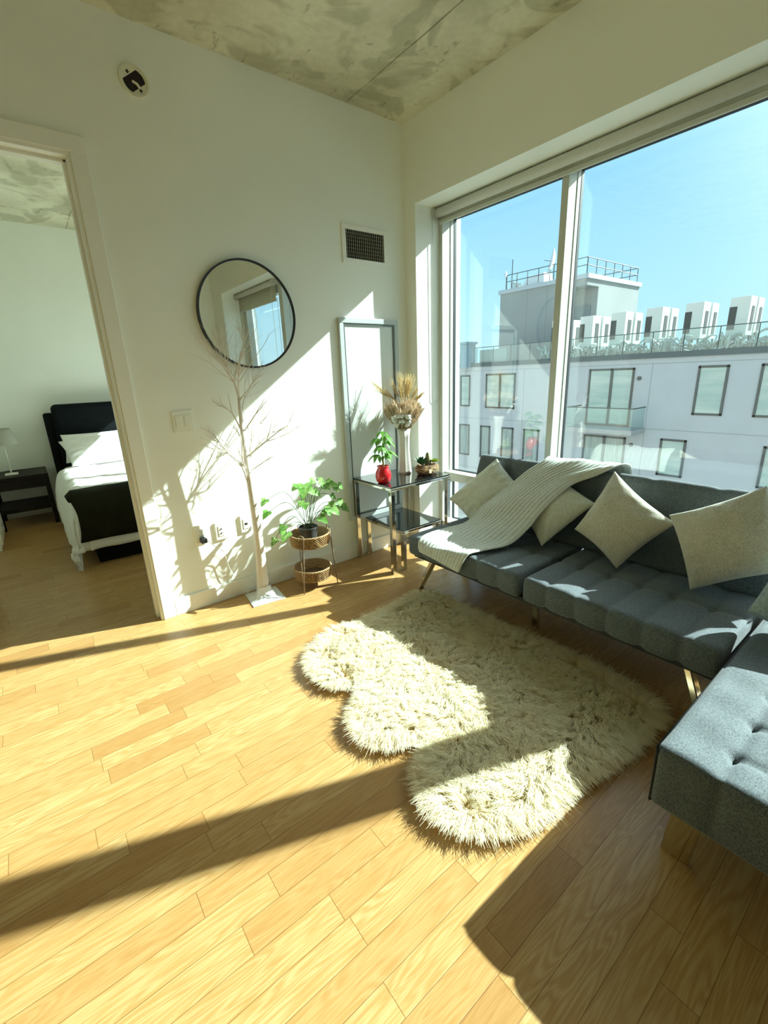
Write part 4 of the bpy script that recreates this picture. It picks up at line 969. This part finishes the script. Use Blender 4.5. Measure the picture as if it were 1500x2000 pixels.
tag(o, 'dark olive throw folded over the foot of the bed', 'throw blanket')
cushion('bed_pillow', M_BED, (-2.18, 3.20, .60), (-2.17, 3.32, .90), (-1.50, 3.32, .90), (-1.50, 3.20, .60), .12, 'grey white pillow standing behind the front bed pillow', None, seedv=12)
cushion('bed_pillow', M_BED, (-2.15, 2.86, .605), (-2.21, 3.13, .845), (-1.45, 3.13, .90), (-1.45, 2.86, .605), .17, 'white wrinkled pillow at the front of the bed head', None, seedv=9, wr=.014)

t = thing('nightstand', (-2.62, 3.35, 0), 'black brown open nightstand beside the bed', 'nightstand')
nx0, nx1, ny0, ny1 = -2.86, -2.365, 3.06, 3.60
MB().box(nx0, nx1, ny0, ny1, .515, .545).build('top', M_DKWOOD, t, bevel=.003)
d_ = MB().box(nx0+.03, nx1-.03, ny0+.01, ny1-.02, .41, .515).build('drawer', M_DKWOOD, t, bevel=.003)
MB().box(nx0+.02, nx1-.02, ny0+.02, ny1-.02, .17, .215).build('shelf', M_DKWOOD, t, bevel=.003)
for (x_, y_) in ((nx0+.02, ny0+.02), (nx1-.02, ny0+.02), (nx0+.02, ny1-.02), (nx1-.02, ny1-.02)): MB().box(x_-.02, x_+.02, y_-.02, y_+.02, 0, .515).build('leg', M_DKWOOD, t, bevel=.002)
t = thing('table_lamp', (-2.66, 3.28, .545), 'small table lamp with grey shade and thin white stem', 'lamp')
lx, ly = -2.665, 3.27
MB().box(lx-.055, lx+.055, ly-.055, ly+.055, .545, .558).build('base', M_WHITE, t, bevel=.003)
MB().tube([(lx, ly, .555), (lx, ly, .95)], .006, 12).build('stem', M_WHITE, t, smooth=True)
q = MB().lathe([(.125, .858), (.088, 1.018), (.085, 1.018), (.122, .858)], (lx, ly, 0), 48); q.build('lamp_shade', mat('grey_shade', (.40, .41, .34), .85), t, smooth=True)
for (y0_, y1_, hh, lb) in ((2.34, 2.96, .78, 'white chest of drawers by the bedroom wall, farther one at the left edge'), (.62, 1.10, .55, 'white cabinet at the left edge just inside the bedroom')):
    t = thing('chest_of_drawers' if hh > .6 else 'cabinet', (-3.07, (y0_+y1_)/2, 0), lb, 'chest of drawers' if hh > .6 else 'cabinet')
    MB().box(-3.32, -2.845, y0_, y1_, 0, hh).build('body', M_TRIM, t, bevel=.004)
    k_ = 3 if hh > .6 else 2
    for i in range(k_):
        z0_ = .055+i*(hh-.07)/k_; dr_ = MB().box(-2.845, -2.826, y0_+.006, y1_-.006, z0_, z0_+(hh-.07)/k_-.008).build('drawer', M_TRIM, t, bevel=.003)
        MB().box(-2.826, -2.812, (y0_+y1_)/2-.06, (y0_+y1_)/2+.06, z0_+.12, z0_+.13).build('handle', M_CHROME, dr_, bevel=.002)

# ------------------------------------------------------------------ buildings outside
D = 19.0
M_STUC = mat('grey_render', (.37, .40, .44), .9, var=.05, vscale=1.2, bump=.2, bscale=30)
M_STUC2 = mat('tower_render', (.27, .29, .29), .9, var=.10, vscale=.7, bump=.3, bscale=18)
M_COPE = mat('dark_coping', (.06, .085, .10), .6, var=.1)
M_JOINT = mat('joint_line', (.25, .28, .30), .8)
M_WFR = mat('dark_window_frame', (.045, .055, .06), .5)
M_PANE = mat('curtained_pane', (.20, .31, .31), .12, spec=.8, vscale=1.6, col2=(.34, .42, .40), stretch=(1, .3, 2.2))
M_PANEG = mat('dark_pane', (.11, .17, .18), .1, spec=.8, vscale=2.5, col2=(.22, .29, .29), stretch=(1, 4, .3))
struct(MB().box(.6, 120, -80, 90, -15.4, -15.2).build('ground', mat('asphalt', (.28, .28, .27), .9, var=.2, vscale=.5)))
bd = thing('apartment_building', (D, 0, -15.2), 'grey apartment building across the street with balcony and roof terrace', 'building')
MB().box(D, 34, -34, 17.05, -15.2, 1.62).build('wall', M_STUC, bd)
MB().box(D-.10, D+.35, -34, 17.1, 1.62, 1.84).build('coping', M_COPE, bd)
MB().box(D+.35, 34, -34, 17.05, 1.60, 1.66).build('roof', mat('roof_gravel', (.28, .29, .27), .95, var=.3, vscale=6), bd)
q = MB()
for z_ in (1.40, -1.33, -4.35, -7.3): q.box(D-.008, D, -34, 17.05, z_-.015, z_+.015)
for y_ in (5.92, 17.0, -1.5, 12.3, -9): q.box(D-.008, D, y_-.012, y_+.012, -15, 1.40)
q.build('panel_joints', M_JOINT, bd)
def fwin(y0_, y1_, z0_, z1_, split=None, m=None):
    q = MB(); f = .085; q.box(D-.05, D+.02, y0_, y1_, z0_, z0_+f).box(D-.05, D+.02, y0_, y1_, z1_-f, z1_).box(D-.05, D+.02, y0_, y0_+f, z0_, z1_).box(D-.05, D+.02, y1_-f, y1_, z0_, z1_)
    if split: q.box(D-.05, D+.02, split-.06, split+.06, z0_, z1_)
    w_ = q.build('window', M_WFR, bd); MB().box(D-.02, D+.01, y0_+f, y1_-f, z0_+f, z1_-f).build('pane', m or M_PANE, w_)
for y_ in (3.16, 1.16, -3.2, -6.2, -9.4, -14): fwin(y_, y_+1.03, -.66, 1.25)
for y_ in (4.21, .66, -3.2, -8, -12): fwin(y_, y_+1.0, -3.3, -1.70)
fwin(6.62, 8.68, -1.30, 1.26, 7.6); fwin(6.67, 8.69, -4.2, -1.78, 7.65, M_PANEG)
fwin(12.84, 14.86, -.70, 1.20, 13.85); fwin(16.06, 16.82, -.65, 1.17)
for (a_, b_) in ((14.45, 15.19), (12.83, 13.64), (11.18, 12.16), (16.05, 16.88)): fwin(a_, b_, -3.64, -1.74, None, M_PANEG)
for z_ in (-6.4, -9.4, -12.4):
    for y_ in (15, 12.9, 11.0, 7.6, 4.2, 1.0, -3): fwin(y_, y_+1.0, z_, z_+1.7, None, M_PANEG)
for (y_, z_) in ((6.4, .81), (6.41, -2.09)): MB().tube([(D-.06, y_, z_), (D+.01, y_, z_)], .085, 20).build('round_vent', M_WFR, bd)
MB().box(D-1.2, D, 5.95, 9.0, -1.52, -1.32).build('balcony_slab', mat('slab_grey', (.33, .35, .36), .8), bd)
q = MB(); q.box(D-1.19, D-1.17, 6.0, 8.95, -1.32, -.40).box(D-1.19, D, 5.99, 6.01, -1.32, -.40).box(D-1.19, D, 8.94, 8.96, -1.32, -.40); rl = q.build('balcony_glass', M_CLEAR, bd)
q = MB(); q.box(D-1.2, D-1.16, 5.97, 8.98, -.42, -.38).box(D-1.2, D, 5.98, 6.02, -.42, -.38).box(D-1.2, D, 8.93, 8.97, -.42, -.38); q.build('top_rail', M_WFR, rl)
# roof railing
q = MB(); q.box(D+.10, D+.12, -30, 17.0, 1.86, 2.66); rl = q.build('roof_railing', M_CLEAR, bd)
q = MB(); q.box(D+.09, D+.13, -30, 17.0, 2.655, 2.69)
for i in range(40): q.box(D+.10, D+.12, 16.9-i*1.2-.015, 16.9-i*1.2+.015, 1.84, 2.67)
q.build('rail_posts', M_COPE, rl)
q = MB().box(D-.5, D+.3, 15.95, 16.45, 1.6, 3.0).box(D-.58, D+.38, 15.88, 16.52, 2.9, 3.02); q.build('chimney', mat('blue_grey_metal', (.22, .32, .38), .7), bd)
q = MB(); q.box(D+.5, D+.6, 13.9, 15.8, 1.7, 2.55).box(D+.5, D+.6, 16.6, 17.8, 1.7, 2.45)
q.build('roof_screen', mat('screen_grey', (.30, .35, .38), .7), bd)
q = MB(); q.box(D+.2, D+12, 17.06, 40, -15, .62); q.build('side_wing', mat('blue_grey_wing', (.30, .40, .46), .8, var=.1), bd)
# stair tower
tw = MB(); tw.box(23.2, 27.9, 10.86, 16.4, 1.62, 5.46).box(22.0, 23.2, 12.4, 16.4, 1.62, 5.46).box(22.0, 27.9, 10.86, 16.4, 5.46, 5.78)
tw = tw.build('stair_tower', M_STUC2, bd)
MB().box(21.9, 28.0, 10.76, 16.5, 5.78, 6.0).build('tower_coping', mat('coping_grey', (.36, .41, .45), .6), tw)
MB().box(23.15, 23.2, 11.2, 12.1, 1.7, 4.6).build('tower_door', mat('grey_door', (.16, .20, .22), .5), tw)
q = MB()
for y_ in (14.5, 13.2): q.box(21.985, 22.0, y_-.015, y_+.015, 1.7, 5.78)
q.build('tower_joints', M_JOINT, tw)
q = MB(); z0_, z1_ = 6.0, 6.78
for k_ in range(8):
    y_ = lerp(10.95, 16.0, k_/7); q.tube([(22.05, y_, z0_), (22.05, y_, z1_)], .022, 6)
for k_ in range(7):
    x_ = lerp(22.05, 27.7, k_/6); q.tube([(x_, 10.95, z0_), (x_, 10.95, z1_)], .022, 6)
for z_ in (6.42, 6.78): q.tube([(22.05, 16.0, z_), (22.05, 10.95, z_)], .022, 6).tube([(22.05, 10.95, z_), (27.7, 10.95, z_)], .022, 6).tube([(27.7, 10.95, z_), (27.7, 16, z_)], .022, 6)
q.build('tower_railing', M_COPE, tw)

# our own facade around and below the flat
q = MB(); q.box(.42, .5, -34, 34, -15.2, -.25).box(.42, .5, -34, -4.4, -.25, 12).box(.42, .5, 3.85, 34, -.25, 12).box(.42, .5, -4.4, 3.85, 3.35, 12)
struct(q.build('wall_exterior', mat('pale_brick', (.50, .46, .42), .9, var=.15, vscale=6)))
# rooftop air conditioners
M_ACW = mat('ac_white', (.55, .58, .56), .6, var=.04, vscale=3)
M_ACG = mat('ac_grille', (.035, .045, .05), .6, var=.4, vscale=20)
def ac_unit():
    r_ = thing('rooftop_air_conditioner', (0, 0, 0))
    MB().box(0, .80, 0, .66, .32, 1.75).build('body', M_ACW, r_, bevel=.02)
    q = MB().box(-.012, .01, .40, .655, .55, 1.40); g_ = q.build('side_grille', M_ACG, r_)
    MB().box(.30, .62, -.012, .01, .50, 1.40).build('front_grille', M_ACG, r_)
    q = MB()
    for (x_, y_) in ((.05, .05), (.75, .05), (.05, .61), (.75, .61)): q.box(x_-.03, x_+.03, y_-.03, y_+.03, 0, .33)
    q.build('stand', M_COPE, r_); return r_
first = ac_unit(); used = False
ORD = ['leftmost', 'second', 'third', 'fourth', 'fifth', 'sixth', 'seventh', 'eighth']
for rw, X_ in enumerate((20.5, 21.48)):
    for k_ in range(8):
        u_ = first if not used else copy_tree(first); used = True
        u_.location = (X_, 11.13-1.57*k_, 2.02); o_ = ORD[k_]+(' from the left' if k_ else '')
        tag(u_, ('white rooftop air conditioner in the %s row, %s' % (('front', 'back')[rw], o_)), 'air conditioner', 'air conditioners on the opposite roof')
q = MB(); q.box(20.2, 22.6, -.6, 12.2, 1.66, 2.02)
q.build('equipment_deck', mat('deck_grey', (.40, .44, .42), .8, var=.3, vscale=3), bd)
q = MB(); rr = random.Random(3)
for i in range(150):
    y_ = rr.uniform(0, 12); x_ = rr.uniform(19.7, 20.3); z_ = rr.uniform(1.85, 2.35)
    q.tube(smooth_path([(x_, y_, 1.75), (x_+rr.uniform(-.15, .15), y_+rr.uniform(-.1, .1), z_), (x_+rr.uniform(-.1, .3), y_+rr.uniform(-.4, .4), z_+rr.uniform(-.1, .25)), (x_+.3, y_+rr.uniform(-.4, .4), 2.1)], 4), rr.choice((.02, .03, .045)), 6)
o = q.build('rooftop_pipes', mat('pipe_white', (.50, .55, .52), .5, var=.5, vscale=9), None, smooth=True, org=(20, 6, 1.7)); tag(o, 'tangle of white pipes in front of the rooftop air conditioners', 'pipes', kind='stuff')
# antennas on the tower
def dish(name, c, r_, aim, m, label):
    t_ = thing(name, c, label, 'satellite dish'); c = Vector(c); aim = Vector(aim).normalized(); a_ = aim.cross(Vector((0, 0, 1))).normalized(); b_ = a_.cross(aim); P = []
    for i in range(7):
        s = i/6; P.append([c + (a_*math.cos(2*math.pi*j/24)+b_*math.sin(2*math.pi*j/24))*r_*s + aim*.35*r_*s*s for j in range(25)])
    o_ = MB().grid(P).build('reflector', m, t_, smooth=True); sl_ = o_.modifiers.new('t', 'SOLIDIFY'); sl_.thickness = .02
    MB().tube([c, c+aim*r_*.9], .015, 6).build('feed_arm', M_COPE, t_); MB().tube([(c.x, c.y, 6.0), c], .03, 8).build('mast', M_COPE, t_)
M_DISH = mat('dish_grey', (.62, .66, .66), .5)
dish('satellite_dish', (22.4, 13.1, 7.0), .62, (-.6, .75, .2), M_DISH, 'large pale satellite dish on the tower roof, beside the window mullion')
dish('satellite_dish', (22.2, 16.15, 6.85), .20, (-.5, .8, .1), M_DISH, 'small round satellite dish at the left end of the tower roof')
o = MB().tube([(22.2, 15.75, 6.0), (22.2, 15.75, 7.6)], .025, 8).build('antenna', M_COPE, None, org=(22.2, 15.75, 6)); tag(o, 'thin antenna mast at the left end of the tower roof', 'antenna')
t = thing('rooftop_unit', (22.8, 14.6, 6.0), 'low grey ventilation unit with pipes on the tower roof', 'ventilation unit')
q = MB(); q.add([(22.4, 15.2, 6), (23.4, 15.2, 6), (23.4, 13.7, 6), (22.4, 13.7, 6), (22.5, 14.9, 6.55), (23.3, 14.9, 6.55), (23.3, 13.8, 6.62), (22.5, 13.8, 6.62)], [(3, 2, 1, 0), (4, 5, 6, 7), (0, 1, 5, 4), (1, 2, 6, 5), (2, 3, 7, 6), (3, 0, 4, 7)]); q.build('housing', M_DISH, t, bevel=.02)
q = MB()
for k_ in range(5): q.tube(smooth_path([(22.35, 15.4+.12*k_, 6), (22.35, 15.4+.12*k_, 6.2+.05*k_), (22.5, 15.3+.1*k_, 6.25), (22.5, 15.3+.1*k_, 6.0)], 4), .03, 6)
q.build('pipes', MATS['pipe_white'], t, smooth=True)

# unused sources
for o in list(bpy.data.objects):
    if o.type == 'MESH' and not o.users_collection: bpy.data.objects.remove(o)
